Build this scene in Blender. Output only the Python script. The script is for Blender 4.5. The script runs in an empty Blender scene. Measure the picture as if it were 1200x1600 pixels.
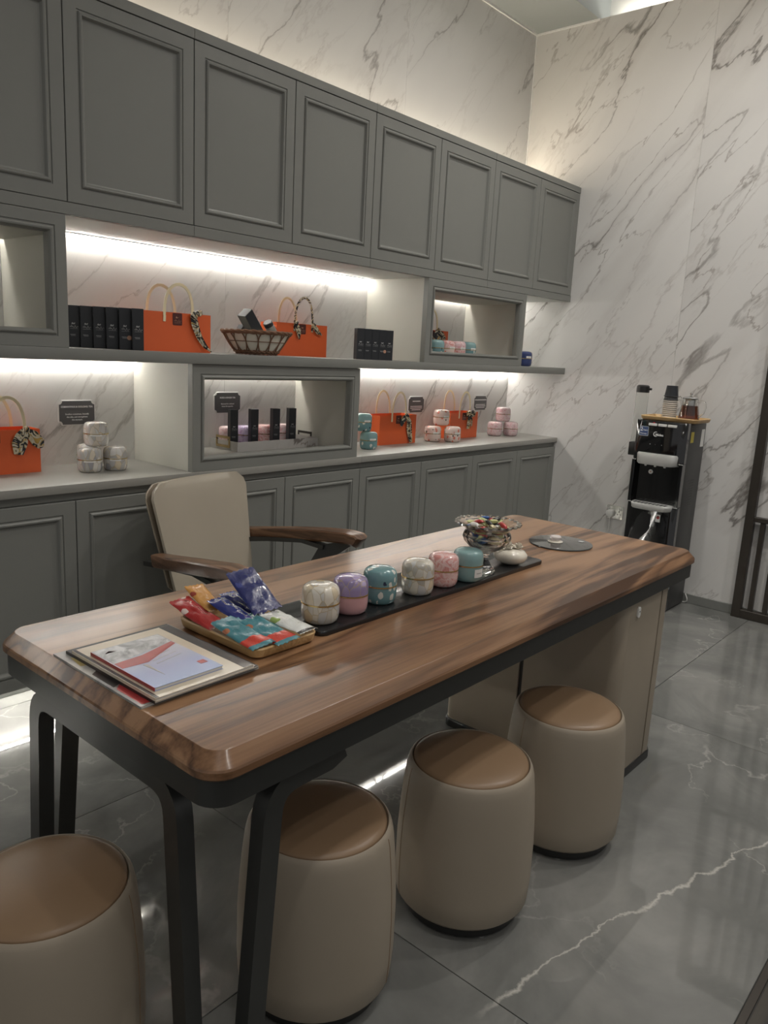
import bpy, bmesh, math, random
from mathutils import Vector, Matrix, noise
SC = bpy.context.scene
COL = SC.collection
rnd = random.Random(7)
PI = math.pi

# ------------------------------------------------------------------ camera
cd = bpy.data.cameras.new('camera'); cam = bpy.data.objects.new('camera', cd); COL.objects.link(cam)
RW = ((0.65864418, -0.75066699, 0.05183545), (-0.11915868, -0.17207430, -0.97785052), (0.74295966, 0.63787891, -0.20278422))
CP = (-4.62895, -2.90796, 1.39151)
right = Vector(RW[0]); up = -Vector(RW[1]); back = -Vector(RW[2])
m = Matrix.Identity(4)
for i in range(3):
    m[i][0] = right[i]; m[i][1] = up[i]; m[i][2] = back[i]; m[i][3] = CP[i]
cam.matrix_world = m
cd.sensor_fit = 'AUTO'; cd.sensor_width = 36.0; cd.lens = 36.0*1203.35/1600.0; cd.clip_start = 0.02
SC.camera = cam
# ------------------------------------------------------------------ world, exposure
SC.view_settings.view_transform = 'Standard'; SC.view_settings.look = 'None'
SC.view_settings.gamma = 1.0; SC.view_settings.use_curve_mapping = False
SC.view_settings.exposure = 0.0
w = bpy.data.worlds.new('world'); SC.world = w; w.use_nodes = True
bgn = w.node_tree.nodes['Background']; bgn.inputs[0].default_value = (1.0, 0.985, 0.965, 1); bgn.inputs[1].default_value = 0.30
LED = 46.0          # shelf strips
LED_LOW = 140.0      # strip under the hung cabinets
LED_TOP = 62.0       # strip on top of the cabinets
COVE = 16.0
FILL = 50.0          # fill lamps added in the ceiling (W each)

# ------------------------------------------------------------------ mesh builder
class MB:
    def __init__(s): s.v = []; s.f = []; s.m = []
    def add(s, vs, fs, mi=0, M=None):
        o = len(s.v)
        for p in vs:
            p = Vector(p)
            s.v.append(M @ p if M is not None else p)
        for f in fs: s.f.append([o+i for i in f]); s.m.append(mi)
        return s
    def bm(s, b, mi=0, M=None):
        b.verts.index_update()
        s.add([v.co.copy() for v in b.verts], [[v.index for v in f.verts] for f in b.faces], mi, M); b.free(); return s
    def box(s, x0, x1, y0, y1, z0, z1, bev=0, seg=2, mi=0, M=None):
        b = bmesh.new(); bmesh.ops.create_cube(b, size=1)
        for v in b.verts:
            v.co = Vector(((x0+x1)/2+v.co.x*(x1-x0), (y0+y1)/2+v.co.y*(y1-y0), (z0+z1)/2+v.co.z*(z1-z0)))
        if bev > 0: bmesh.ops.bevel(b, geom=list(b.edges), offset=bev, segments=seg, profile=.5, affect='EDGES')
        return s.bm(b, mi, M)
    def prism(s, poly, z0, z1, bev=0, seg=2, mi=0, M=None):
        b = bmesh.new()
        lo = [b.verts.new((x, y, z0)) for x, y in poly]; hi = [b.verts.new((x, y, z1)) for x, y in poly]
        n = len(poly)
        b.faces.new(lo[::-1]); t = b.faces.new(hi)
        for i in range(n): b.faces.new((lo[i], lo[(i+1) % n], hi[(i+1) % n], hi[i]))
        if bev > 0:
            ed = [e for e in b.edges if abs(e.verts[0].co.z-e.verts[1].co.z) < 1e-9]
            bmesh.ops.bevel(b, geom=ed, offset=bev, segments=seg, profile=.5, affect='EDGES')
        bmesh.ops.recalc_face_normals(b, faces=b.faces)
        return s.bm(b, mi, M)
    def loops(s, rings, closed=True, cap0=True, cap1=True, mi=0, M=None):
        n = len(rings[0]); vs = [p for r in rings for p in r]; fs = []
        for k in range(len(rings)-1):
            for i in range(n if closed else n-1):
                j = (i+1) % n
                fs.append((k*n+i, k*n+j, (k+1)*n+j, (k+1)*n+i))
        if cap0: fs.append(tuple(range(n))[::-1])
        if cap1: fs.append(tuple(range((len(rings)-1)*n, len(rings)*n)))
        return s.add(vs, fs, mi, M)
    def lathe(s, prof, n=28, c=(0, 0, 0), cap0=True, cap1=True, mi=0, M=None, wob=None):
        rings = []
        for r, z in prof:
            ring = []
            for i in range(n):
                a = 2*PI*i/n; q = r*(wob(a, z) if wob else 1)
                ring.append((c[0]+q*math.cos(a), c[1]+q*math.sin(a), c[2]+z))
            rings.append(ring)
        return s.loops(rings, True, cap0, cap1, mi, M)
    def sweep(s, path, sec, closed=False, scale=None, upv=(0, 0, 1), mi=0, M=None, twist=0):
        P = [Vector(p) for p in path]; n = len(P); rings = []
        nrm = Vector(upv)
        for i in range(n):
            t = (P[(i+1) % n]-P[i-1]) if closed else (P[min(i+1, n-1)]-P[max(i-1, 0)])
            t.normalize()
            nrm = nrm - t*nrm.dot(t)
            if nrm.length < 1e-6: nrm = t.orthogonal()
            nrm.normalize(); bi = t.cross(nrm)
            k = scale[i] if scale else 1
            if not isinstance(k, tuple): k = (k, k)
            tw = twist*i/max(1, n-1); c_, s_ = math.cos(tw), math.sin(tw)
            A = nrm*c_+bi*s_; B = bi*c_-nrm*s_
            rings.append([P[i]+A*(a*k[0])+B*(b_*k[1]) for a, b_ in sec])
        if closed:
            rings.append(rings[0]); return s.loops(rings, True, False, False, mi, M)
        return s.loops(rings, True, True, True, mi, M)
    def tube(s, path, r, n=8, closed=False, scale=None, mi=0, M=None):
        return s.sweep(path, [(r*math.cos(2*PI*i/n), r*math.sin(2*PI*i/n)) for i in range(n)], closed, scale, (0.13, 0.21, 0.97), mi, M)
    def rings_rect(s, x0, x1, z0, z1, y, prof, fill=False, mi=0):
        """nested rectangles facing -y; prof is a list of (inset, height towards the viewer)"""
        rs = [[(x0+i, y-h, z0+i), (x1-i, y-h, z0+i), (x1-i, y-h, z1-i), (x0+i, y-h, z1-i)] for i, h in prof]
        return s.loops(rs, True, False, fill, mi)
    def build(s, name, mats, parent=None, loc=None, smooth=True, ang=35, world=False):
        me = bpy.data.meshes.new(name)
        off = Vector((0, 0, 0))
        if world and parent is not None:
            q = parent
            while q is not None: off += q.location; q = q.parent
        me.from_pydata([tuple(v-off) for v in s.v], [], s.f)
        if not isinstance(mats, (list, tuple)): mats = [mats]
        for k in mats: me.materials.append(k)
        for p, i in zip(me.polygons, s.m): p.material_index = i
        b = bmesh.new(); b.from_mesh(me); bmesh.ops.recalc_face_normals(b, faces=b.faces); b.to_mesh(me); b.free()
        if smooth:
            me.polygons.foreach_set('use_smooth', [True]*len(me.polygons)); me.set_sharp_from_angle(angle=math.radians(ang))
        o = bpy.data.objects.new(name, me); COL.objects.link(o)
        if parent is not None: o.parent = parent
        if loc is not None: o.location = loc
        return o

def tag(o, label=None, cat=None, group=None, kind=None):
    if label: o['label'] = label
    if cat: o['category'] = cat
    if group: o['group'] = group
    if kind: o['kind'] = kind
    return o
def thing(name, label, cat, loc=(0, 0, 0), rz=0, group=None, rot=None):
    o = bpy.data.objects.new(name, None); COL.objects.link(o); o.location = loc
    o.rotation_euler = rot if rot else (0, 0, rz); o.empty_display_size = .05
    return tag(o, label, cat, group)
def copy_tree(o, parent=None):
    c = o.copy(); COL.objects.link(c); c.parent = parent
    for ch in list(o.children): copy_tree(ch, c)
    return c
def rot(rx=0, ry=0, rz=0, t=(0, 0, 0)):
    return Matrix.Translation(t) @ Matrix.Rotation(rz, 4, 'Z') @ Matrix.Rotation(ry, 4, 'Y') @ Matrix.Rotation(rx, 4, 'X')
def rrect(x0, x1, y0, y1, r, n=6):
    P = []
    for cx, cy, a0 in ((x1-r, y0+r, -PI/2), (x1-r, y1-r, 0), (x0+r, y1-r, PI/2), (x0+r, y0+r, PI)):
        for i in range(n+1):
            a = a0+PI/2*i/n; P.append((cx+r*math.cos(a), cy+r*math.sin(a)))
    return P
def arc(c, r, a0, a1, n, ax='xz', y=0):
    return [(c[0]+r*math.cos(a0+(a1-a0)*i/n), y, c[1]+r*math.sin(a0+(a1-a0)*i/n)) for i in range(n+1)]
def text_mb(txt, size, align='CENTER', bold=0.0, depth=0.0004):
    cu = bpy.data.curves.new('t', 'FONT'); cu.body = txt; cu.size = size; cu.align_x = align; cu.extrude = depth; cu.offset = bold; cu.resolution_u = 3
    o = bpy.data.objects.new('t', cu); COL.objects.link(o)
    dg = bpy.context.evaluated_depsgraph_get(); me = bpy.data.meshes.new_from_object(o.evaluated_get(dg))
    b = MB(); b.add([v.co.copy() for v in me.vertices], [list(p.vertices) for p in me.polygons])
    bpy.data.objects.remove(o); bpy.data.curves.remove(cu); bpy.data.meshes.remove(me)
    return b
def merge(dst, src, M=None, mi=0): dst.add(src.v, src.f, mi, M)

# ------------------------------------------------------------------ materials
class NT:
    def __init__(s, name):
        s.mat = bpy.data.materials.new(name); s.mat.use_nodes = True; s.t = s.mat.node_tree
        s.b = s.t.nodes['Principled BSDF']
    def n(s, typ, **k):
        q = s.t.nodes.new(typ)
        for a, v in k.items():
            if a.startswith('i_'):
                key = a[2:]; key = int(key) if key.isdigit() else key.replace('_', ' ')
                if isinstance(v, bpy.types.NodeSocket): s.t.links.new(v, q.inputs[key])
                else: q.inputs[key].default_value = v
            else: setattr(q, a, v)
        return q
    def math(s, op, a, b=None, clamp=False):
        q = s.t.nodes.new('ShaderNodeMath'); q.operation = op; q.use_clamp = clamp
        for i, v in enumerate((a, b)):
            if v is None: continue
            if isinstance(v, bpy.types.NodeSocket): s.t.links.new(v, q.inputs[i])
            else: q.inputs[i].default_value = v
        return q.outputs[0]
    def ramp(s, fac, stops, interp='LINEAR'):
        q = s.t.nodes.new('ShaderNodeValToRGB'); s.t.links.new(fac, q.inputs[0]); e = q.color_ramp; e.interpolation = interp
        while len(e.elements) < len(stops): e.elements.new(0.5)
        for el, (p, c) in zip(e.elements, stops):
            el.position = p; el.color = (c if isinstance(c, tuple) else (c, c, c)) + (1,)
        return q.outputs[0]
    def mix(s, fac, a, b, blend='MIX'):
        q = s.t.nodes.new('ShaderNodeMix'); q.data_type = 'RGBA'; q.blend_type = blend
        for i, v in ((0, fac), (6, a), (7, b)):
            if isinstance(v, bpy.types.NodeSocket): s.t.links.new(v, q.inputs[i])
            else: q.inputs[i].default_value = (v+(1,)) if isinstance(v, tuple) else v
        return q.outputs[2]
    def noise(s, vec, scale, detail=4, rough=.55, dist=0, out=0):
        return s.n('ShaderNodeTexNoise', i_Vector=vec, i_Scale=scale, i_Detail=detail, i_Roughness=rough, i_Distortion=dist).outputs[out]
    def map(s, vec, rot=(0, 0, 0), scale=(1, 1, 1), loc=(0, 0, 0)):
        return s.n('ShaderNodeMapping', i_Vector=vec, i_Rotation=rot, i_Scale=scale, i_Location=loc).outputs[0]
    def pos(s): return s.n('ShaderNodeNewGeometry').outputs['Position']
    def obj(s): return s.n('ShaderNodeTexCoord').outputs['Object']
    def rand(s): return s.n('ShaderNodeObjectInfo').outputs['Random']
    def set(s, **k):
        for a, v in k.items():
            key = a.replace('_', ' ')
            if isinstance(v, bpy.types.NodeSocket): s.t.links.new(v, s.b.inputs[key])
            else: s.b.inputs[key].default_value = (v+(1,)) if isinstance(v, tuple) and len(v) == 3 else v
        return s
    def bump(s, h, strength=.2, dist=.002):
        q = s.n('ShaderNodeBump', i_Height=h, i_Strength=strength, i_Distance=dist); s.t.links.new(q.outputs[0], s.b.inputs['Normal']); return s

def plain(name, col, rough=.5, metal=0.0, coat=0.0, var=.06, **k):
    t = NT(name); o = t.obj(); f = t.noise(o, 14, 3)
    c = t.mix(f, tuple(x*(1-var) for x in col), tuple(min(1, x*(1+var)) for x in col))
    t.set(Base_Color=c, Roughness=rough, Metallic=metal, Coat_Weight=coat, **k); return t.mat
def emit(name, col, s):
    t = NT(name); t.set(Base_Color=(.9, .9, .9), Emission_Color=col, Emission_Strength=s); return t.mat

def marble(name, plane, vein=1.0, shift=0.0, base=(.76, .745, .72)):
    t = NT(name); p = t.pos(); sx = t.n('ShaderNodeSeparateXYZ', i_Vector=p)
    h = sx.outputs['X'] if plane == 'xz' else t.math('MULTIPLY', sx.outputs['Y'], -1.0)
    a = math.radians(52)
    r = t.math('MULTIPLY', t.rand(), 37.0)
    hx = t.math('ADD', h, shift); z = sx.outputs['Z']
    al = t.math('ADD', t.math('MULTIPLY', hx, math.cos(a)), t.math('MULTIPLY', z, math.sin(a)))
    ac = t.math('ADD', t.math('MULTIPLY', hx, -math.sin(a)), t.math('MULTIPLY', z, math.cos(a)))
    v0 = t.n('ShaderNodeCombineXYZ', i_X=t.math('MULTIPLY', al, .30), i_Y=ac, i_Z=r).outputs[0]
    wob = t.n('ShaderNodeVectorMath', operation='SCALE', i_0=t.n('ShaderNodeVectorMath', operation='SUBTRACT', i_0=t.noise(v0, 5.5, 5, .6, 0, 1), i_1=(.5, .5, .5)).outputs[0], i_Scale=.16).outputs[0]
    wob2 = t.n('ShaderNodeVectorMath', operation='SCALE', i_0=t.n('ShaderNodeVectorMath', operation='SUBTRACT', i_0=t.noise(v0, 26, 4, .65, 0, 1), i_1=(.5, .5, .5)).outputs[0], i_Scale=.035).outputs[0]
    wob = t.n('ShaderNodeVectorMath', operation='ADD', i_0=wob, i_1=wob2).outputs[0]
    v = t.n('ShaderNodeVectorMath', operation='ADD', i_0=v0, i_1=wob).outputs[0]
    def ridge(scale, width, det=2, off=0.0):
        vv = t.map(v, loc=(off, off*.7, off*1.3)); n_ = t.noise(vv, scale, det, .5)
        d = t.math('ABSOLUTE', t.math('SUBTRACT', n_, .5))
        return t.math('SUBTRACT', 1.0, t.math('DIVIDE', d, width, ), True)
    def mask(scale, lo, hi, off):
        return t.ramp(t.noise(t.map(v0, loc=(off, off, 0)), scale, 2), [(lo, 0.0), (hi, 1.0)])
    r1 = t.math('MULTIPLY', t.math('POWER', ridge(1.9, .008), .9), mask(1.6, .34, .54, 3.0))
    r2 = t.math('MULTIPLY', t.math('POWER', ridge(3.3, .008, 3, 5.1), .9), mask(2.0, .38, .58, 9.0))
    r3 = t.math('MULTIPLY', t.math('POWER', ridge(1.9, .07), 1.3), mask(2.2, .36, .58, 14.0))
    r4 = t.math('MULTIPLY', t.math('POWER', ridge(6.0, .034, 4, 2.2), 1.8), mask(1.8, .45, .62, 21.0))
    cloud = t.ramp(t.noise(v0, 1.3, 3), [(.35, 0.0), (.7, 1.0)])
    c = t.mix(cloud, base, tuple(x*.9 for x in base))
    c = t.mix(t.math('MULTIPLY', r3, .24*vein), c, (.36, .32, .29))
    c = t.mix(t.math('MULTIPLY', r4, .38*vein), c, (.34, .30, .27))
    c = t.mix(t.math('MULTIPLY', r2, .68*vein), c, (.26, .225, .20))
    c = t.mix(t.math('MULTIPLY', r1, .92*vein), c, (.17, .15, .135))
    t.set(Base_Color=c, Roughness=.38, Specular_IOR_Level=.4); return t.mat
M = {}
M['marble_x'] = marble('marble_back', 'xz', .62, .4)
M['marble_y'] = marble('marble_right', 'yz', .95, 2.6)

def floor_mat():
    t = NT('polished_grey_tile'); p = t.pos(); r = t.math('MULTIPLY', t.rand(), 23.0)
    sp = t.n('ShaderNodeSeparateXYZ', i_Vector=p)
    v0 = t.n('ShaderNodeCombineXYZ', i_X=sp.outputs['X'], i_Y=sp.outputs['Y'], i_Z=r).outputs[0]
    n1 = t.noise(v0, 2.2, 6, .62, .6); n2 = t.noise(v0, 9, 5, .65, .4)
    c = t.ramp(n1, [(.3, (.115, .118, .112)), (.5, (.165, .167, .158)), (.70, (.245, .243, .228))])
    c = t.mix(t.math('MULTIPLY', n2, .25), c, (.22, .22, .205))
    wob = t.n('ShaderNodeVectorMath', operation='SCALE', i_0=t.noise(v0, 4, 5, .6, 0, 1), i_Scale=.35).outputs[0]
    v = t.n('ShaderNodeVectorMath', operation='ADD', i_0=v0, i_1=wob).outputs[0]
    d = t.math('ABSOLUTE', t.math('SUBTRACT', t.noise(v, 1.7, 2), .5))
    ln = t.math('MULTIPLY', t.math('SUBTRACT', 1.0, t.math('DIVIDE', d, .008), True), t.ramp(t.noise(v0, 2.6, 2), [(.40, 0.0), (.60, 1.0)]))
    c = t.mix(t.math('MULTIPLY', ln, .5), c, (.42, .41, .385))
    # one long pale vein crossing the front tiles
    xx = sp.outputs['X']; yy = sp.outputs['Y']
    jit = t.math('MULTIPLY', t.math('SUBTRACT', t.noise(p, 6, 6, .6), .5), .11)
    base_y = t.math('ADD', t.math('MULTIPLY', t.math('ADD', xx, 3.307), -.245), -2.196)
    bow = t.math('MULTIPLY', t.math('MULTIPLY', t.math('ADD', xx, 3.307), t.math('ADD', xx, 2.377)), -.07)
    dv = t.math('ABSOLUTE', t.math('ADD', t.math('SUBTRACT', yy, t.math('ADD', base_y, bow)), jit))
    wv = t.math('ADD', -.004, t.math('MULTIPLY', t.noise(p, 6, 3), .020))
    lv = t.math('SUBTRACT', 1.0, t.math('DIVIDE', dv, wv), True)
    lim = t.math('MULTIPLY', t.ramp(t.math('ADD', xx, 4.0), [(.60, 0.0), (.72, 1.0)]), t.math('LESS_THAN', xx, -1.7))
    c = t.mix(t.math('MULTIPLY', t.math('MULTIPLY', lv, lim), .75), c, (.55, .53, .48))
    t.set(Base_Color=c, Roughness=.035, Specular_IOR_Level=.62); return t.mat
M['floor'] = floor_mat()

def wood(name, cols, scale=1.0, axis=0, rough=.3, coat=.15, rings=1.0):
    t = NT(name); o = t.obj()
    sc = [7.0, 7.0, 7.0]; sc[axis] = .75
    v = t.map(o, scale=tuple(q*scale for q in sc))
    w0 = t.noise(v, 1.0, 3, .5, .8)
    fine = t.noise(t.map(o, scale=tuple((4 if i == axis else 160)*scale for i in range(3))), 1.0, 3, .6)
    bands = t.math('FRACT', t.math('MULTIPLY', w0, 5.0*rings))
    bands = t.math('ABSOLUTE', t.math('SUBTRACT', t.math('MULTIPLY', bands, 2.0), 1.0))
    f = t.math('ADD', t.math('MULTIPLY', w0, .65), t.math('ADD', t.math('MULTIPLY', bands, .22), t.math('MULTIPLY', fine, .22)))
    c = t.ramp(f, [(.40, cols[0]), (.53, cols[1]), (.66, cols[2])])
    t.set(Base_Color=c, Roughness=rough, Coat_Weight=coat, Coat_Roughness=.15); t.bump(fine, .06, .001); return t.mat
M['walnut'] = wood('walnut_top', [(.070, .032, .015), (.20, .102, .050), (.31, .172, .090)], 1.0, 0, .30, .22)
M['walnut_arm'] = wood('walnut_arm', [(.055, .027, .014), (.13, .065, .035), (.22, .12, .065)], 2.0, 1, .35, .2)
M['bamboo'] = wood('bamboo', [(.42, .25, .10), (.56, .36, .16), (.66, .45, .22)], 2.5, 1, .45, .05)
M['dark_wood'] = wood('dark_wood_floor', [(.012, .010, .007), (.022, .018, .012), (.035, .029, .02)], 1.2, 0, .4, .05)

M['grey'] = plain('grey_lacquer', (.212, .215, .198), .42, var=.02)
M['cream_panel'] = plain('pale_panel', (.56, .55, .49), .5, var=.02)
M['counter'] = plain('counter_laminate', (.295, .288, .262), .38, var=.04)
M['white_paint'] = plain('white_paint', (.78, .78, .75), .6, var=.02)
M['trim_white'] = plain('bright_trim', (.88, .88, .86), .45, var=0)
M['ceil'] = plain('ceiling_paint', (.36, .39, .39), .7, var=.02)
M['skirting'] = plain('grey_skirting', (.22, .225, .21), .25, var=.1)
M['grout'] = plain('dark_grout', (.05, .05, .046), .8)
M['black_metal'] = plain('black_steel', (.060, .061, .058), .36, .55, var=.1)
M['bronze'] = plain('dark_bronze', (.040, .033, .026), .42, .3, var=.12)
M['steel'] = plain('brushed_steel', (.62, .61, .58), .25, 1.0)
M['chrome'] = plain('chrome', (.8, .8, .8), .08, 1.0, var=0)
M['brass'] = plain('brass', (.66, .50, .26), .25, 1.0)
M['gold'] = plain('gold_band', (.62, .47, .22), .22, 1.0)
def leather(name, col, rough=.48):
    t = NT(name); o = t.obj(); vor = t.n('ShaderNodeTexVoronoi', i_Vector=o, i_Scale=420.0).outputs['Distance']; f = t.noise(o, 5, 4)
    t.set(Base_Color=t.mix(f, tuple(x*.94 for x in col), tuple(x*1.05 for x in col)), Roughness=rough, Specular_IOR_Level=.4); t.bump(vor, .05, .0006); return t.mat
M['cream_leather'] = leather('cream_leather', (.325, .275, .212))
M['chair_leather'] = leather('chair_leather', (.40, .355, .285), .42)
M['tan_leather'] = leather('tan_leather', (.255, .166, .098), .38)
M['black_base'] = plain('black_plastic_base', (.012, .012, .012), .35)
M['black_gloss'] = plain('gloss_black', (.006, .006, .007), .06, 0, .6, Specular_IOR_Level=.6)
M['disp_side'] = plain('dark_grey_steel', (.045, .045, .044), .42)
M['silver_plastic'] = plain('silver_plastic', (.56, .56, .54), .38, .25)
M['white_plastic'] = plain('white_plastic', (.75, .74, .71), .35)
M['black_mat'] = plain('black_stone', (.012, .012, .013), .24, 0, .1)
M['black_card'] = plain('black_card', (.018, .020, .024), .4, 0, .05)
M['print_grey'] = plain('grey_print', (.42, .42, .41), .6)
M['print_white'] = plain('white_print', (.85, .85, .83), .6)
M['print_copper'] = plain('copper_print', (.48, .26, .17), .5)
M['orange'] = plain('orange_card', (.72, .120, .028), .42, 0, .08, var=.03)
M['orange_in'] = plain('orange_inside', (.62, .14, .05), .6)
M['maroon'] = plain('maroon_patch', (.09, .022, .018), .35)
M['strap'] = plain('cream_strap', (.84, .75, .50), .5)
M['plaque'] = plain('grey_plaque', (.105, .100, .102), .35)
M['plaque_rim'] = plain('plaque_rim', (.70, .69, .66), .3)
M['wicker'] = plain('wicker', (.17, .085, .045), .6, var=.35)
M['linen'] = plain('linen', (.72, .68, .58), .8)
M['paper'] = plain('white_paper', (.72, .70, .66), .6)
M['ceramic'] = plain('cream_ceramic', (.72, .67, .57), .12, 0, .6, var=.02)
M['led'] = emit('led_strip', (1.0, .965, .90, 1), LED)
M['led_low'] = emit('led_low', (1.0, .965, .90, 1), LED_LOW)
M['led_top'] = emit('led_top', (1.0, .86, .66, 1), LED_TOP)
M['led_cove'] = emit('led_cove', (1.0, .95, .86, 1), COVE)
M['alu'] = plain('aluminium', (.6, .6, .6), .4, 1.0)
def glass(name, col=(1, 1, 1), rough=0.0, ior=1.5):
    t = NT(name); t.set(Base_Color=col, Roughness=rough, IOR=ior, Transmission_Weight=1.0); return t.mat
M['glass'] = glass('clear_glass', (.97, .98, .97))
M['plastic_clear'] = glass('clear_plastic', (.93, .94, .93), .05, 1.15)
M['tea'] = glass('brewed_tea', (.22, .055, .012), 0, 1.33)
M['smoke_glass'] = plain('smoked_glass', (.055, .058, .056), .05, 0, .5)

# ------------------------------------------------------------------ setting: floor
W = .4788              # cabinet door pitch
DC = .415              # cabinet depth
ZC = .896; ZS0 = 1.312; ZS1 = 1.352; ZU0 = 1.770; ZU1 = 2.460; ZCEIL = 3.41; XL = -10*W
fl = MB().box(-7.0, 0.02, -6.0, .02, -.06, -.004).build('floor', M['grout'], smooth=False); tag(fl, kind='structure')
tm = {}
xs = [0.012-1.671*k for k in range(0, 5)]
ys = [-.096, -.932, -1.768, -2.602]
ys = [.0] + ys
for i in range(len(xs)-1):
    for j in range(len(ys)-1):
        x1, x0, y1, y0 = min(xs[i], 0.0), xs[i+1], ys[j], ys[j+1]
        MB().box(x0+.0012, x1-.0012, y0+.0012, y1-.0012, -.004, 0, .0006, 1).build('floor_tile', M['floor'], fl, smooth=False)
pk = -2.622
for r_ in range(16):
    y1 = pk-.13*r_; off = (-.5 if r_ % 2 else -.9)
    for k in range(5):
        x1 = min(0, off-1.3*k+1.3); x0 = off-1.3*k
        if x1-x0 < .05: continue
        MB().box(x0+.001, x1-.001, y1-.129, y1-.001, -.004, -.001, .0005, 1).build('floor_plank', M['dark_wood'], fl, smooth=False)
tag(MB().box(-6.7, 0, -2.6205, -2.6030, -.004, .0005, .0008, 1).build('trim_1', M['bronze'], smooth=False), kind='structure')
# ------------------------------------------------------------------ setting: walls
wb = MB().box(-7.0, .22, 0.004, .12, -.05, 3.9).build('wall_back', M['white_paint'], smooth=False); tag(wb, kind='structure')
for x1, x0 in ((0, -1.245), (-1.245, -2.413), (-2.413, -3.58), (-3.58, -4.75), (-4.75, -5.92), (-5.92, -7.0)):
    MB().box(x0+.0005, x1-.0005, 0.0, .004, 0, ZCEIL).build('marble_panel', M['marble_x'], wb, smooth=False)
wr = MB().box(.004, .12, -6.0, .12, -.05, ZCEIL+.0).build('wall_right', M['white_paint'], smooth=False); tag(wr, kind='structure')
for k, (y1, y0) in enumerate(((0, -1.135), (-1.135, -2.30), (-2.30, -3.465), (-3.465, -4.63), (-4.63, -5.8))):
    MB().box(.0, .004, y0+.0005, y1-.0005, 0, ZCEIL).build('marble_panel', M['marble_y'], wr, smooth=False)
# upper painted wall set back above the marble, with the cove strip on the ledge
MB().box(.12, .2, -6.0, .12, ZCEIL-.02, 3.9).build('upper_wall', M['white_paint'], wr, smooth=False)
cl = MB().box(-7.0, .2, -6.0, -.43, 3.80, 3.9).build('ceiling', M['white_paint'], smooth=False); tag(cl, kind='structure')
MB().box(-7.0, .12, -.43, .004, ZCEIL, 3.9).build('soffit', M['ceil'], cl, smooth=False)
tag(MB().box(-7.0, 0, -.010, 0, ZCEIL-.010, ZCEIL).build('trim_2', M['trim_white'], smooth=False), kind='structure')
tag(MB().box(-.010, 0, -.43, -.010, ZCEIL-.010, ZCEIL).build('trim_3', M['trim_white'], smooth=False), kind='structure')
tag(MB().box(-.006, 0, -.006, 0, ZU1, ZCEIL-.010).build('trim_4', M['trim_white'], smooth=False), kind='structure')
tag(MB().box(-.012, 0, -6.0, -.42, 0, .056, .002, 1).build('baseboard_right', M['skirting'], smooth=False), kind='structure')
tag(MB().box(-7, 0, -.012, 0, 0, .056, .002, 1).build('baseboard_back', M['skirting'], smooth=False), kind='structure')

def led(name, label, x0, x1, y, z, mat, group=None, face='down', wdt=.012):
    t = thing(name, label, 'light strip', ((x0+x1)/2, y, z), group=group)
    h = (x1-x0)/2
    if face == 'down':
        MB().box(-h, h, -wdt/2-.002, wdt/2+.002, .004, .008).build('channel', M['alu'], t, smooth=False)
        MB().box(-h, h, -wdt/2, wdt/2, 0, .004).build('diffuser', mat, t, smooth=False)
    else:
        MB().box(-h, h, -wdt/2-.002, wdt/2+.002, 0, .004).build('channel', M['alu'], t, smooth=False)
        MB().box(-h, h, -wdt/2, wdt/2, .004, .008).build('diffuser', mat, t, smooth=False)
    return t
# cove strip on the right wall ledge
ct = thing('cove_light', 'bright cove light strip on the ledge above the right marble wall', 'light strip', (.05, -3.2, ZCEIL))
MB().box(-.02, .02, -2.7, 2.7, 0, .006).build('channel', M['alu'], ct, smooth=False)
MB().box(-.015, .015, -2.7, 2.7, .006, .012).build('diffuser', M['led_cove'], ct, smooth=False)

# unseen fill lamps added in the high ceiling to brighten room and side wall
def fill_lamp(x, y, lab, k=1.0):
    t = thing('fill_lamp', lab, 'light', (x, y, 3.80), group='unseen fill lamps added over the room')
    MB().lathe([(.055, 0), (.055, -.006), (.045, -.008), (.042, 0)], 24, cap0=False, cap1=False).build('trim_ring', M['white_plastic'], t)
    MB().lathe([(.042, -.001), (.0, -.001)], 24, cap0=False, cap1=False).build('lens', emit('fill_lens', (1, .93, .82, 1), 3.0), t)
    ld = bpy.data.lights.new('fill_spot', 'SPOT'); ld.energy = FILL*k; ld.spot_size = math.radians(150); ld.spot_blend = 1.0; ld.shadow_soft_size = .05; ld.color = (1, .965, .92)
    lo = bpy.data.objects.new('lamp', ld); COL.objects.link(lo); lo.parent = t; lo.location = (0, 0, -.02)
for x, y, p in ((-1.15, -1.35, 1.7), (-1.15, -2.35, 1.9), (-1.15, -3.3, 1.7), (-2.6, -2.5, .8), (-4.1, -2.6, .8), (-3.4, -4.0, .8), (-5.2, -3.9, .8)):
    fill_lamp(x, y, 'small round fill lamp added out of view in the high ceiling' + (' along the marble side wall' if x > -2 else ' out over the room'), p)

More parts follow.
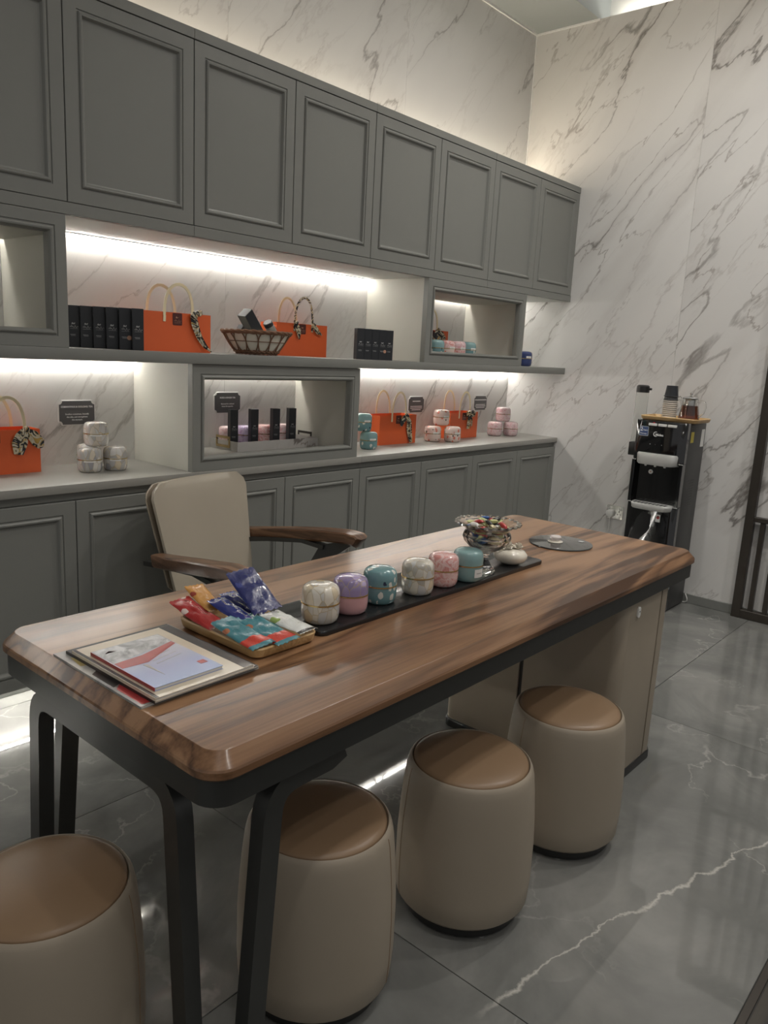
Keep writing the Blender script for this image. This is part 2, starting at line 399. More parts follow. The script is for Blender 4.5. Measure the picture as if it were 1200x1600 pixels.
# ------------------------------------------------------------------ cabinetry
DOORP = [(0, -.019), (0, -.0015), (.0015, 0), (.044, 0), (.0455, -.003), (.049, -.003), (.051, .002), (.055, .0045), (.060, .0035), (.064, -.002), (.066, -.006), (.070, -.0075)]
def door(name, x0, x1, z0, z1, yf, parent, panel=True):
    d = MB().rings_rect(x0, x1, z0, z1, yf, DOORP).build(name, M['grey'], parent, ang=25, world=True)
    MB().box(x0+.069, x1-.069, yf+.0074, yf+.012, z0+.069, z1-.069).build('door_panel', M['grey'], d, smooth=False, world=True)
    return d
def order_words(k): return ['nearest the marble side wall', 'second from the marble side wall', 'third from the marble side wall', 'cut by the left picture edge', 'beyond the left picture edge'][k]
for k in range(5):
    x1 = -2*W*k; x0 = x1-2*W
    t = thing('wall_cabinet', 'grey two-door upper cabinet, '+order_words(k), 'cabinet', ((x0+x1)/2, -DC/2, ZU0), group='upper cabinets along the back wall')
    MB().box(x0+.0006, x1-.0006, -DC+.021, -.002, ZU0+.002, ZU1-.022, 0).build('carcass', M['grey'], t, smooth=False, world=True)
    MB().box(x0+.0004, x1-.0004, -DC-.002, -DC+.0205, ZU0, ZU0+.037, .001, 1).build('bottom_rail', M['grey'], t, world=True)
    MB().box(x0+.0004, x1-.0004, -DC-.002, -.06, ZU1-.0335, ZU1, .001, 1).build('cornice', M['grey'], t, world=True)
    MB().box(x0+.002, x1-.002, -DC+.021, -.003, ZU0-.001, ZU0+.001).build('underside', M['white_paint'], t, smooth=False, world=True)
    for q in range(2):
        door('door', x1-W*(q+1)+.0015, x1-W*q-.0015, ZU0+.039, ZU1-.036, -DC, t)
led('led_strip', 'warm light strip on top of the grey upper cabinets', XL+.05, -.03, -.035, ZU1-.012, M['led_top'], face='up', wdt=.016)
# lower cabinets (hung above the floor)
ZL0 = .205
for k in range(5):
    x1 = -2*W*k; x0 = x1-2*W
    t = thing('base_cabinet', 'grey two-door wall-hung base cabinet under the counter, '+order_words(k), 'cabinet', ((x0+x1)/2, -DC/2, ZL0), group='base cabinets along the back wall')
    MB().box(x0+.0006, x1-.0006, -DC+.026, -.013, ZL0, .866, 0).build('carcass', M['grey'], t, smooth=False, world=True)
    MB().box(x0+.0004, x1-.0004, -DC+.018, -DC+.0262, .838, .8655).build('top_rail', M['grey'], t, smooth=False, world=True)
    for q in range(2):
        door('door', x1-W*(q+1)+.0015, x1-W*q-.0015, ZL0, .835, -DC+.005, t)
def worktop(x0, x1, lab):
    o = MB().box(x0+.0004, x1-.0004, -DC-.004, -.0005, .8665, ZC, .0018, 2).build('worktop', M['counter'])
    tag(o, lab, 'worktop', 'grey counter along the back wall')
worktop(-4*W, 0, 'grey counter slab on the cabinets nearest the marble side wall')
worktop(XL, -4*W, 'grey counter slab behind the chair, under the tea plaques')
tag(MB().box(XL, -.001, -.427, -.0005, ZS0, ZS1, .0015, 2).build('display_shelf', M['grey']), 'long grey display shelf between the counter and the upper cabinets', 'shelf')

FP = [(0, -.03), (0, -.0015), (.0015, 0), (.036, 0), (.0375, -.003), (.041, -.003), (.043, .0025), (.047, .0045), (.052, .003), (.056, -.003), (.058, -.008), (.058, -.028), (.058, -.036)]
def display_box(x0, x1, z0, z1, yf, lab):
    t = thing('display_box', lab, 'display box', ((x0+x1)/2, yf/2, z0), group='framed open display boxes')
    MB().rings_rect(x0, x1, z0, z1, yf, FP).build('frame', M['grey'], t, ang=25, world=True)
    th = .03; e = .0006
    for nm, a in (('side_panel', (x0+e, x0+th, yf+.031, -.002, z0+e, z1-e)), ('side_panel', (x1-th, x1-e, yf+.031, -.002, z0+e, z1-e)),
                  ('top_panel', (x0+th, x1-th, yf+.031, -.031, z1-.060, z1-.042)), ('bottom_panel', (x0+th, x1-th, yf+.031, -.002, z0+e, z0+th))):
        MB().box(*a).build(nm, M['cream_panel'] if nm != 'bottom_panel' else M['counter'], t, smooth=False, world=True)
    return t
display_box(-4.305, -3.362, ZS1, ZU0-.002, -DC-.004, 'grey framed display box on the shelf at the left picture edge')
display_box(-2.878, -1.946, ZC, ZS0-.001, -DC, 'grey framed display box on the counter holding the marble tray')
display_box(-1.478, -.536, ZS1, ZU0-.002, -DC-.004, 'grey framed display box on the shelf nearest the marble side wall')
# strips of light
ZB = ZS0-.001
led('led_strip', 'light strip over the left counter bay with the grey tins', XL+.02, -2.882, -.016, ZS0-.009, M['led'], 'light strips under the shelf')
led('led_strip', 'light strip inside the framed box with the marble tray', -2.846, -1.978, -.012, ZS0-.012, M['led'], 'light strips under the shelf')
led('led_strip', 'light strip over the right counter bay with two orange bags', -1.942, -.02, -.016, ZS0-.009, M['led'], 'light strips under the shelf')
led('led_strip', 'light strip over the shelf bay with bags and wicker basket', -3.357, -1.484, -.016, ZU0-.010, M['led'], 'light strips under the upper cabinets')
led('led_strip', 'light strip inside the framed box nearest the side wall', -1.446, -.568, -.012, ZU0-.013, M['led'], 'light strips under the upper cabinets')
led('led_strip', 'light strip inside the framed box at the left picture edge', -4.27, -3.394, -.012, ZU0-.013, M['led'], 'light strips under the upper cabinets')
led('led_strip', 'short light strip over the shelf end at the side wall', -.530, -.02, -.016, ZU0-.010, M['led'], 'light strips under the upper cabinets')
led('led_strip', 'light strip below the hung base cabinets, mirrored in the floor', XL+.02, -.02, -.03, ZL0-.009, M['led_low'])

# ------------------------------------------------------------------ table
TX0, TX1, TY0, TY1 = -3.965, -1.82, -2.013, -1.221
tb = thing('table', 'long walnut table with black steel apron and bent legs', 'table', ((TX0+TX1)/2, (TY0+TY1)/2, 0))
def rr_ring(i, z, r=.055, n=7): return [(x, y, z) for x, y in rrect(TX0+i, TX1-i, TY0+i, TY1-i, max(.012, r-i*.8), n)]
b = MB(); b.loops([rr_ring(.005, .706), rr_ring(.0, .711), rr_ring(0, .723), rr_ring(.002, .727), rr_ring(.023, .7492), rr_ring(.0242, .75)], True, True, True)
b.build('tabletop', M['walnut'], tb, ang=12, world=True)
b = MB(); b.loops([rr_ring(.008, .657), rr_ring(.008, .7055), rr_ring(.05, .7055), rr_ring(.05, .657), rr_ring(.008, .657)], True, False, False)
b.build('apron', M['black_metal'], tb, world=True)
SEC = [(-.017, -.021), (.017, -.021), (.017, .021), (-.017, .021)]
def elbow(p0, p1, p2, r=.045, n=6):
    p0, p1, p2 = map(Vector, (p0, p1, p2)); a = (p0-p1).normalized(); c = (p2-p1).normalized()
    s_, e_ = p1+a*r, p1+c*r
    return [tuple((1-t)**2*s_+2*t*(1-t)*p1+t*t*e_) for t in [i/n for i in range(n+1)]]
zt = .638
yA0, yA1 = -1.868, -1.366          # end frame
path = [(-3.93, -1.912, 0)] + elbow((-3.93, -1.912, 0), (-3.93, yA0, zt), (-3.93, yA1, zt), .06) + elbow((-3.93, yA0, zt), (-3.93, yA1, zt), (-3.93, -1.322, 0), .06) + [(-3.93, -1.322, 0)]
MB().sweep(path, SEC, upv=(1, 0, 0)).build('end_leg_frame', M['black_metal'], tb, world=True, ang=30)
for y in (-1.975, -1.259):
    path = [(-3.858, y, 0)] + elbow((-3.858, y, 0), (-3.812, y, zt), (-3.66, y, zt), .06) + [(-3.672, y, zt), (-3.640, y, zt+.012)]
    MB().sweep(path, SEC, upv=(0, 1, 0)).build('leg', M['black_metal'], tb, world=True, ang=30)
# pedestal
pd = thing('pedestal_cabinet', 'cream leather pedestal cabinet under the far end of the walnut table', 'cabinet', (-2.18, -1.655, 0))
PX0, PX1, PY0, PY1 = -2.362, -1.995, -1.99, -1.318
MB().prism(rrect(PX0+.008, PX1-.008, PY0+.008, PY1-.008, .03), .028, .656).build('core', M['black_metal'], pd, world=True)
MB().prism(rrect(PX0-.003, PX1+.003, PY0-.003, PY1+.003, .035), 0, .03, .002, 1).build('plinth', M['black_base'], pd, world=True)
MB().prism(rrect(PX0-.001, PX1+.001, PY0-.001, PY1+.001, .034), .0302, .034).build('chrome_line', M['chrome'], pd, world=True)
def panel(pts, name='panel'):
    """leather panel following a plan polyline, 8 mm thick, wrapped edges"""
    P = [Vector((x, y, 0)) for x, y in pts]; out = []; inn = []
    for i, p in enumerate(P):
        t_ = (P[min(i+1, len(P)-1)]-P[max(i-1, 0)]).normalized(); nn = Vector((t_.y, -t_.x, 0))
        out.append((p.x, p.y)); inn.append((p.x-nn.x*.0095, p.y-nn.y*.0095))
    return MB().prism(out+inn[::-1], .0345, .656, .003, 2).build(name, M['cream_leather'], pd, world=True, ang=50)
r = .04
cor = lambda cx, cy, a0, a1: [(cx+r*math.cos(a0+(a1-a0)*i/6), cy+r*math.sin(a0+(a1-a0)*i/6)) for i in range(7)]
panel([(-2.083, PY1)][:0] + cor(PX0+r, PY1-r, PI/2, PI) + [(PX0, -1.50), (PX0, -1.626)])
panel([(PX0, -1.643), (PX0, -1.8)] + cor(PX0+r, PY0+r, PI, 1.5*PI) + [(-2.2, PY0), (-2.083, PY0)])
panel([(-2.072, PY0)] + cor(PX1-r, PY0+r, 1.5*PI, 2*PI) + [(PX1, -1.7), (PX1, PY1+.05)])
sw = MB().prism(rrect(-.009, .009, -.018, .018, .006), 0, .006, .0015, 1, M=rot(PI/2, 0, 0, (-2.272, PY0, .612))).build('latch', M['white_plastic'], pd, world=True)
sw['label'] = 'small white latch'
MB().lathe([(.0025, 0), (.0025, .001)], 10, M=rot(PI/2, 0, 0, (-2.272, PY0-.006, .614))).build('hole', M['black_base'], sw, world=True)

# ------------------------------------------------------------------ stools
def make_stool(label, loc, seam):
    t = thing('stool', label, 'stool', loc, seam, 'round leather stools by the table')
    prof = [(.146, .030), (.160, .032), (.171, .045), (.1745, .10), (.1745, .20), (.171, .27), (.166, .33), (.161, .375), (.157, .392), (.153, .400), (.149, .403), (.1465, .399), (.146, .385)]
    MB().lathe(prof, 56, cap1=True).build('body', M['cream_leather'], t, ang=60)
    MB().lathe([(.1455, .388), (.1455, .399), (.143, .404), (.132, .409), (.10, .414), (.05, .417), (.004, .418)], 56).build('seat_cushion', M['tan_leather'], t, ang=60)
    MB().lathe([(.150, .0055), (.152, .008), (.152, .0305), (.10, .0305)], 40).build('base', M['black_base'], t)
    for k in range(5):
        a = 2*PI*k/5+.3
        MB().lathe([(.008, 0), (.009, .003), (.006, .006)], 10, c=(.138*math.cos(a), .138*math.sin(a), 0)).build('glide', M['chrome'], t)
    MB().tube([((r_+.0003)*1.0, 0, z) for r_, z in prof[2:9]], .0009, 5).build('seam', M['tan_leather'], t)
    MB().tube([(-(r_+.0003)*1.0, 0, z) for r_, z in prof[2:9]], .0009, 5).build('seam', M['tan_leather'], t)
    return t
make_stool('round cream stool with tan seat next to the pedestal cabinet', (-2.658, -1.973, 0), -.4)
make_stool('round cream stool with tan seat, second from the pedestal cabinet', (-3.112, -1.938, 0), 2.6)
make_stool('round cream stool with tan seat behind the front table leg', (-3.56, -1.855, 0), -1.2)
make_stool('round cream stool with tan seat at the table end, cut by the picture edge', (-4.068, -1.652, 0), -.9)

# ------------------------------------------------------------------ swivel chair
ch = thing('office_chair', 'cream leather chair with walnut arms behind the table', 'chair', (-2.905, -.83, 0), .2)
def slab(wfun, z0, z1, yfun, th, nz=12, nx=10, bulge=.012):
    """padded curved slab: front and back grids"""
    F = []; B = []
    for j in range(nz+1):
        v = j/nz; z = z0+(z1-z0)*v
        for i in range(nx+1):
            u = -1+2*i/nx; hw = wfun(v); x = u*hw
            ed = (1-abs(u)**6)*(1-abs(2*v-1)**8)
            y = yfun(u, v); F.append((x, y-bulge*ed, z)); B.append((x, y+th*(.35+.65*ed), z))
    n = nx+1; N = len(F); vs = F+B; fs = []
    for j in range(nz):
        for i in range(nx):
            a = j*n+i; fs.append((a, a+1, a+n+1, a+n)); fs.append((N+a, N+a+n, N+a+n+1, N+a+1))
    ring = [i for i in range(nx+1)] + [j*n+nx for j in range(1, nz+1)] + [nz*n+i for i in range(nx-1, -1, -1)] + [j*n for j in range(nz-1, 0, -1)]
    for k in range(len(ring)):
        a, b_ = ring[k], ring[(k+1) % len(ring)]; fs.append((a, N+a, N+b_, b_))
    return vs, fs
def wback(v):
    w_ = .205+.045*v
    if v > .86: w_ -= .05*((v-.86)/.14)**2.2
    if v < .08: w_ -= .03*((.08-v)/.08)**2
    return w_
vs, fs = slab(wback, .50, .905, lambda u, v: .175+.085*v+.030*(1-u*u)-.02, .035, 16, 14, .014)
bk = MB().add(vs, fs).build('backrest', M['chair_leather'], ch, (.015, .03, 0), ang=70)
vs2, fs2 = slab(lambda v: wback(v)*.985, .51, .897, lambda u, v: .175+.085*v+.030*(1-u*u)+.018, .022, 14, 12, .0)
MB().add(vs2, fs2).build('back_shell', M['cream_leather'], bk, ang=70)
MB().prism(rrect(-.25, .25, -.25, .21, .07), .42, .49, .025, 4).build('seat', M['chair_leather'], ch, ang=60)
for s_, dx in ((-1, 0.0), (1, 0.0)):
    # walnut arm: flat top, rises to the front and turns down at the tip
    path = []; sc = []
    pts = [(.262, .285, .655), (.275, .20, .666), (.290, .10, .678), (.305, 0, .690), (.317, -.10, .699), (.322, -.19, .704), (.322, -.235, .700), (.321, -.252, .688)]
    if s_ < 0: pts = [(.268, .205, .666), (.290, .10, .678), (.305, 0, .690), (.315, -.10, .699), (.318, -.165, .704), (.318, -.205, .700), (.317, -.220, .688)]
    for k in range(len(pts)-1):
        for q in range(4):
            a, b_ = Vector(pts[k]), Vector(pts[k+1]); f_ = q/4; p = a.lerp(b_, f_); path.append((s_*p.x, p.y, p.z)); sc.append(1)
    path.append((s_*pts[-1][0], pts[-1][1], pts[-1][2]))
    n_ = len(path); scl = []
    for k in range(n_):
        f_ = k/(n_-1); wd = .75+.45*math.sin(min(1, f_*1.1)*PI*.6); scl.append((1.0, wd if f_ < .93 else wd*(1-.5*(f_-.93)/.07)))
    sec = [(-.030, -.020), (-.022, -.028), (.010, -.032), (.015, -.028), (.016, 0), (.015, .028), (.010, .032), (-.022, .028), (-.030, .020)]
    MB().sweep(path, sec, scale=scl, upv=(0, 0, 1)).build('arm', M['walnut_arm'], ch, ang=40)
    # metal stay under the arm
    st = [(s_*.318, -.205, .682), (s_*.316, -.16, .655), (s_*.306, -.10, .625), (s_*.295, -.075, .57), (s_*.275, -.05, .47), (s_*.20, -.02, .425)]
    MB().sweep(st, [(-.009, -.03), (.009, -.03), (.009, .03), (-.009, .03)], upv=(s_, 0, 0), scale=[(1, .5), (1, .7), (1, 1.1), (1, 1.1), (1, 1.2), (1, 1)]).build('arm_stay', M['black_metal'], ch, ang=30)
    MB().sweep([(s_*.308, -.095, .645), (s_*.295, .0, .660), (s_*.268, .14, .648), (s_*.235, .28, .63)], [(-.008, -.02), (.008, -.02), (.008, .02), (-.008, .02)], upv=(0, 0, 1)).build('arm_bracket', M['black_metal'], ch, ang=30)
MB().lathe([(.028, .10), (.028, .30), (.045, .32), (.045, .36), (.12, .40), (.12, .422)], 20).build('gas_column', M['black_metal'], ch)
for k in range(5):
    a = 2*PI*k/5+.35; c_, q_ = math.cos(a), math.sin(a)
    lg = MB().sweep([(0, 0, .11), (c_*.15, q_*.15, .10), (c_*.29, q_*.29, .075)], [(-.014, -.024), (.014, -.024), (.014, .024), (-.014, .024)], scale=[1, .9, .6]).build('base_leg', M['black_metal'], ch)
    MB().lathe([(.0, -.012), (.025, -.012), (.028, 0), (.025, .012), (0, .012)], 16, M=rot(PI/2, 0, a, (c_*.29, q_*.29, .0285)), cap0=False, cap1=False).build('caster', M['black_base'], lg)

# ------------------------------------------------------------------ tea tins
def tin_mat(name, base, kind, c2, c3, lineg=True):
    t = NT(name); o = t.obj(); r = t.math('MULTIPLY', t.rand(), 9.0)
    v = t.n('ShaderNodeVectorMath', operation='ADD', i_0=o, i_1=t.n('ShaderNodeCombineXYZ', i_X=r, i_Y=r, i_Z=r).outputs[0]).outputs[0]
    if kind == 'leaf':
        v1 = t.map(v, rot=(.5, .4, .3), scale=(1, 1, .55))
        vc = t.n('ShaderNodeTexVoronoi', i_Vector=v1, i_Scale=52.0)
        ve = t.n('ShaderNodeTexVoronoi', feature='DISTANCE_TO_EDGE', i_Vector=v1, i_Scale=52.0)
        k = t.n('ShaderNodeSeparateColor', i_Color=vc.outputs['Color']).outputs[0]
        c = t.ramp(k, [(.0, c2), (.3, base), (.6, tuple(x*.55 for x in base)), (.85, base), (1, c3)])
        ln = t.math('LESS_THAN', ve.outputs['Distance'], .035)
        c = t.mix(t.math('MULTIPLY', ln, .55), c, (.42, .33, .18))
    elif kind == 'flower':
        vc = t.n('ShaderNodeTexVoronoi', i_Vector=t.map(v, scale=(1, 1, .7), rot=(.3, .6, 0)), i_Scale=50.0)
        k = t.n('ShaderNodeSeparateColor', i_Color=vc.outputs['Color']).outputs[1]
        d = t.math('ADD', vc.outputs['Distance'], t.math('MULTIPLY', t.noise(v, 130, 2), .35))
        pet = t.math('MULTIPLY', t.math('LESS_THAN', d, .50), t.math('GREATER_THAN', k, .38))
        dk = t.math('MULTIPLY', t.math('LESS_THAN', d, .42), t.math('LESS_THAN', k, .28))
        c = t.mix(pet, base, c2); c = t.mix(dk, c, c3)
    elif kind == 'swirl':
        n_ = t.noise(v, 34, 3, .5, 2.2)
        c = t.ramp(n_, [(.36, base), (.48, c2), (.54, base), (.62, c3)])
    else:
        c = t.mix(t.noise(v, 18, 2), base, c2)
    t.set(Base_Color=c, Roughness=.16, Coat_Weight=.45, Coat_Roughness=.08); return t.mat
T_ = {
 'grey': tin_mat('tin_grey_leaf', (.66, .64, .61), 'leaf', (.26, .26, .28), (.62, .52, .36)),
 'cream': tin_mat('tin_cream_leaf', (.70, .66, .58), 'leaf', (.50, .50, .50), (.60, .46, .26)),
 'purple': tin_mat('tin_purple', (.36, .28, .50), 'leaf', (.24, .20, .42), (.50, .42, .62)),
 'rose': tin_mat('tin_rose', (.55, .30, .32), 'plain', (.62, .36, .37), (0, 0, 0)),
 'teal_flower': tin_mat('tin_teal_flower', (.145, .275, .29), 'flower', (.66, .66, .60), (.02, .035, .07)),
 'teal': tin_mat('tin_teal', (.19, .33, .335), 'plain', (.23, .37, .37), (0, 0, 0)),
 'pink': tin_mat('tin_pink_swirl', (.66, .36, .34), 'swirl', (.74, .56, .54), (.60, .26, .24)),
 'petal': tin_mat('tin_pink_petal', (.70, .55, .49), 'flower', (.66, .20, .14), (.015, .014, .016)),
 'blush': tin_mat('tin_blush', (.68, .46, .47), 'swirl', (.74, .62, .62), (.64, .36, .38)),
 'navy': tin_mat('tin_navy', (.02, .035, .12), 'plain', (.03, .05, .17), (0, 0, 0)),
 'lilac': tin_mat('tin_lilac', (.48, .38, .56), 'swirl', (.60, .52, .66), (.40, .30, .48)),
}
def tin(label, loc, lid, body, s=1.0, sticker=None, group=None, rz=None, ztop=.092):
    t = thing('tea_tin', label, 'tin', loc, group=group)
    k = ztop/.092
    MB().lathe([(a*s, b_*k) for a, b_ in [(.030, 0), (.036, .001), (.0405, .006), (.0432, .015), (.0442, .026), (.0442, .0455)]], 32).build('body', T_[body], t, ang=60)
    MB().lathe([(a*s, b_*k) for a, b_ in [(.0435, .0455), (.0452, .046), (.0452, .0488), (.0435, .0493)]], 32).build('gold_band', M['gold'], t, ang=50)
    MB().lathe([(a*s, b_*k) for a, b_ in [(.0442, .0493), (.0443, .066), (.0430, .077), (.0395, .0845), (.033, .0895), (.022, .0915), (.008, .092), (.001, .092)]], 32).build('lid', T_[lid], t, ang=60)
    if sticker:
        a0, zs, aw, hh = sticker; g = []
        for zz in (zs, zs+hh):
            g.append([(s*.0449*math.cos(a0-aw/2+aw*i/6), s*.0449*math.sin(a0-aw/2+aw*i/6), zz) for i in range(7)])
        g2 = [[(x*.985, y*.985, z) for x, y, z in q] for q in g]
        vs = g[0]+g[1]+g2[0]+g2[1]; fs = [(i, i+1, i+8, i+7) for i in range(6)]+[(i+14, i+21, i+22, i+15) for i in range(6)]
        st = MB().add(vs, fs).build('sticker', M['white_plastic'], t)
        zm = zs+hh*.45; g = [[(s*.0453*math.cos(a0-aw*.3+aw*.6*i/4), s*.0453*math.sin(a0-aw*.3+aw*.6*i/4), zz) for i in range(5)] for zz in (zm, zm+hh*.12)]
        MB().add(g[0]+g[1], [(i, i+1, i+6, i+5) for i in range(4)]).build('print_line', M['print_grey'], st)
    return t
AC = math.atan2(-.66, -.75)
zt_ = .7625
G = 'tea tins in a row on the black tray'
tin('white tin with grey and gold leaves, nearest the snack tray', (-3.402, -1.672, zt_), 'cream', 'cream', 1.03, None, G)
tin('tin with violet leaf lid and pink body', (-3.300, -1.672, zt_), 'purple', 'rose', 1.0, None, G)
tin('blue-green tin with pale flowers and dark leaves', (-3.186, -1.668, zt_), 'teal_flower', 'teal_flower', 1.0, None, G)
tin('white leaf-patterned tin between the blue-green and pink tins', (-3.050, -1.684, zt_), 'cream', 'cream', 1.0, None, G)
tin('pink swirl-patterned tin on the black tray', (-2.937, -1.684, zt_), 'pink', 'pink', .98, None, G)
tin('turquoise tin with plain lid and white sticker beside the glass bowl', (-2.840, -1.700, zt_), 'teal', 'teal', 1.0, (AC+.75, .016, .75, .024), G)
G = 'grey leaf tins stacked on the counter'
e = ZC
stk = lambda z=.040: (AC+.35, z, .95, .010)
tin('grey leaf tin at the front left of the counter pyramid', (-3.187, -.205, e), 'grey', 'grey', 1.0, stk(), G)
tin('grey leaf tin at the front right of the counter pyramid', (-3.087, -.212, e), 'grey', 'grey', 1.0, stk(), G)
tin('grey leaf tin hidden at the back of the counter pyramid', (-3.14, -.110, e), 'grey', 'grey', 1.0, None, G)
tin('grey leaf tin on top of the counter pyramid', (-3.145, -.178, e+.0925), 'grey', 'grey', 1.02, stk(), G)
G = 'turquoise flower tins on the counter'
tin('turquoise flower tin at the bottom beside the framed box', (-1.668, -.235, e), 'teal', 'teal_flower', 1.04, (AC+.55, .046, .8, .012), G)
tin('turquoise flower tin on top, beside the framed box', (-1.690, -.212, e+.0925), 'teal', 'teal_flower', 1.0, (AC+.55, .046, .8, .012), G)
G = 'pink petal tins stacked between the orange bags'
tin('pink tin with black petals, lower left between the bags', (-1.035, -.165, e), 'petal', 'petal', 1.12, (AC+.35, .044, .7, .014), G)
tin('pink tin with black petals, lower right between the bags', (-.935, -.235, e), 'petal', 'petal', 1.1, (AC+.6, .044, .7, .014), G)
tin('pink tin with black petals on top, between the bags', (-.960, -.165, e+.0925), 'petal', 'petal', 1.1, (AC+.6, .044, .7, .014), G)
G = 'blush tins stacked by the marble side wall'
tin('blush pink tin, lower left by the marble side wall', (-.345, -.145, e), 'blush', 'blush', 1.1, None, G)
tin('blush pink tin, lower right by the marble side wall', (-.232, -.195, e), 'blush', 'blush', 1.08, None, G)
tin('blush pink tin on top by the marble side wall', (-.265, -.150, e+.0925), 'blush', 'blush', 1.1, None, G)
G = 'tins in the framed box nearest the side wall'
zq = ZS1+.0302
for x, a, b_, lab in ((-1.235, 'teal', 'teal_flower', 'blue-green tin in the upper framed box, leftmost'), (-1.135, 'pink', 'petal', 'rosy tin in the upper framed box, next to the leftmost'),
                      (-1.035, 'blush', 'pink', 'pale pink tin in the upper framed box, third along'), (-.935, 'teal', 'teal_flower', 'blue-green tin in the upper framed box, rightmost')):
    tin(lab, (x, -.30+.0*x, zq), a, b_, 1.08, (AC+.7, .044, .8, .014) if x > -1.2 else None, G)
tin('dark blue tin at the end of the shelf beside the framed box', (-.335, -.32, ZS1), 'navy', 'navy', 1.0, (AC+.4, .05, .8, .012))

# ------------------------------------------------------------------ orange gift bags
def scarf_mat():
    t = NT('patterned_scarf'); o = t.obj()
    n_ = t.noise(o, 17, 2, .5, 1.2)
    f = t.math('FRACT', t.math('MULTIPLY', n_, 6.0))
    c = t.ramp(f, [(.0, (.012, .013, .016)), (.34, (.016, .017, .02)), (.36, (.62, .55, .36)), (.52, (.66, .62, .52)), (.70, (.14, .14, .15)), (.72, (.52, .34, .08)), (.86, (.60, .55, .42)), (.9, (.015, .015, .02))], 'CONSTANT')
    t.set(Base_Color=c, Roughness=.45, Sheen_Weight=.2); return t.mat
M['scarf'] = scarf_mat()
def logo_mb(s=1.0):
    """small animal-head mark, a scribbled word and an underline"""
    b_ = MB()
    b_.prism([(-.008, .004), (-.005, .010), (.000, .007), (.005, .0045), (.006, .010), (.0035, .0035), (-.002, .003)], 0, .0004)
    for i in range(7):
        x = -.013+i*.0042; h = .004+(.004 if i in (1, 4) else 0); y0 = -.0075-(.003 if i in (3, 5) else 0)
        b_.tube([(x, y0, .0002), (x+.0012, y0+h, .0002), (x+.0030, y0+h*.5, .0002), (x+.0030, y0, .0002)], .0005, 4)
    b_.box(-.013, .015, -.0135, -.0128, 0, .0004)
    if s != 1.0: b_.v = [v*s for v in b_.v]
    return b_
FRONT = rot(PI/2, 0, 0)      # text plane -> facing -y
def cloth_tail(path, widths, fold=.35):
    """a folded strip of cloth along a path, real thickness"""
    n_ = len(path); b_ = MB()
    sec = []
    for i in range(9):
        u = -1+i/4; sec.append((.0035*math.cos(u*4.5)*fold*2+.0012, u*.5))
    for i in range(8, -1, -1):
        u = -1+i/4; sec.append((.0035*math.cos(u*4.5)*fold*2-.0006, u*.5))
    return b_.sweep(path, sec, scale=[(1, w_) for w_ in widths], upv=(0, -1, 0), twist=.5)
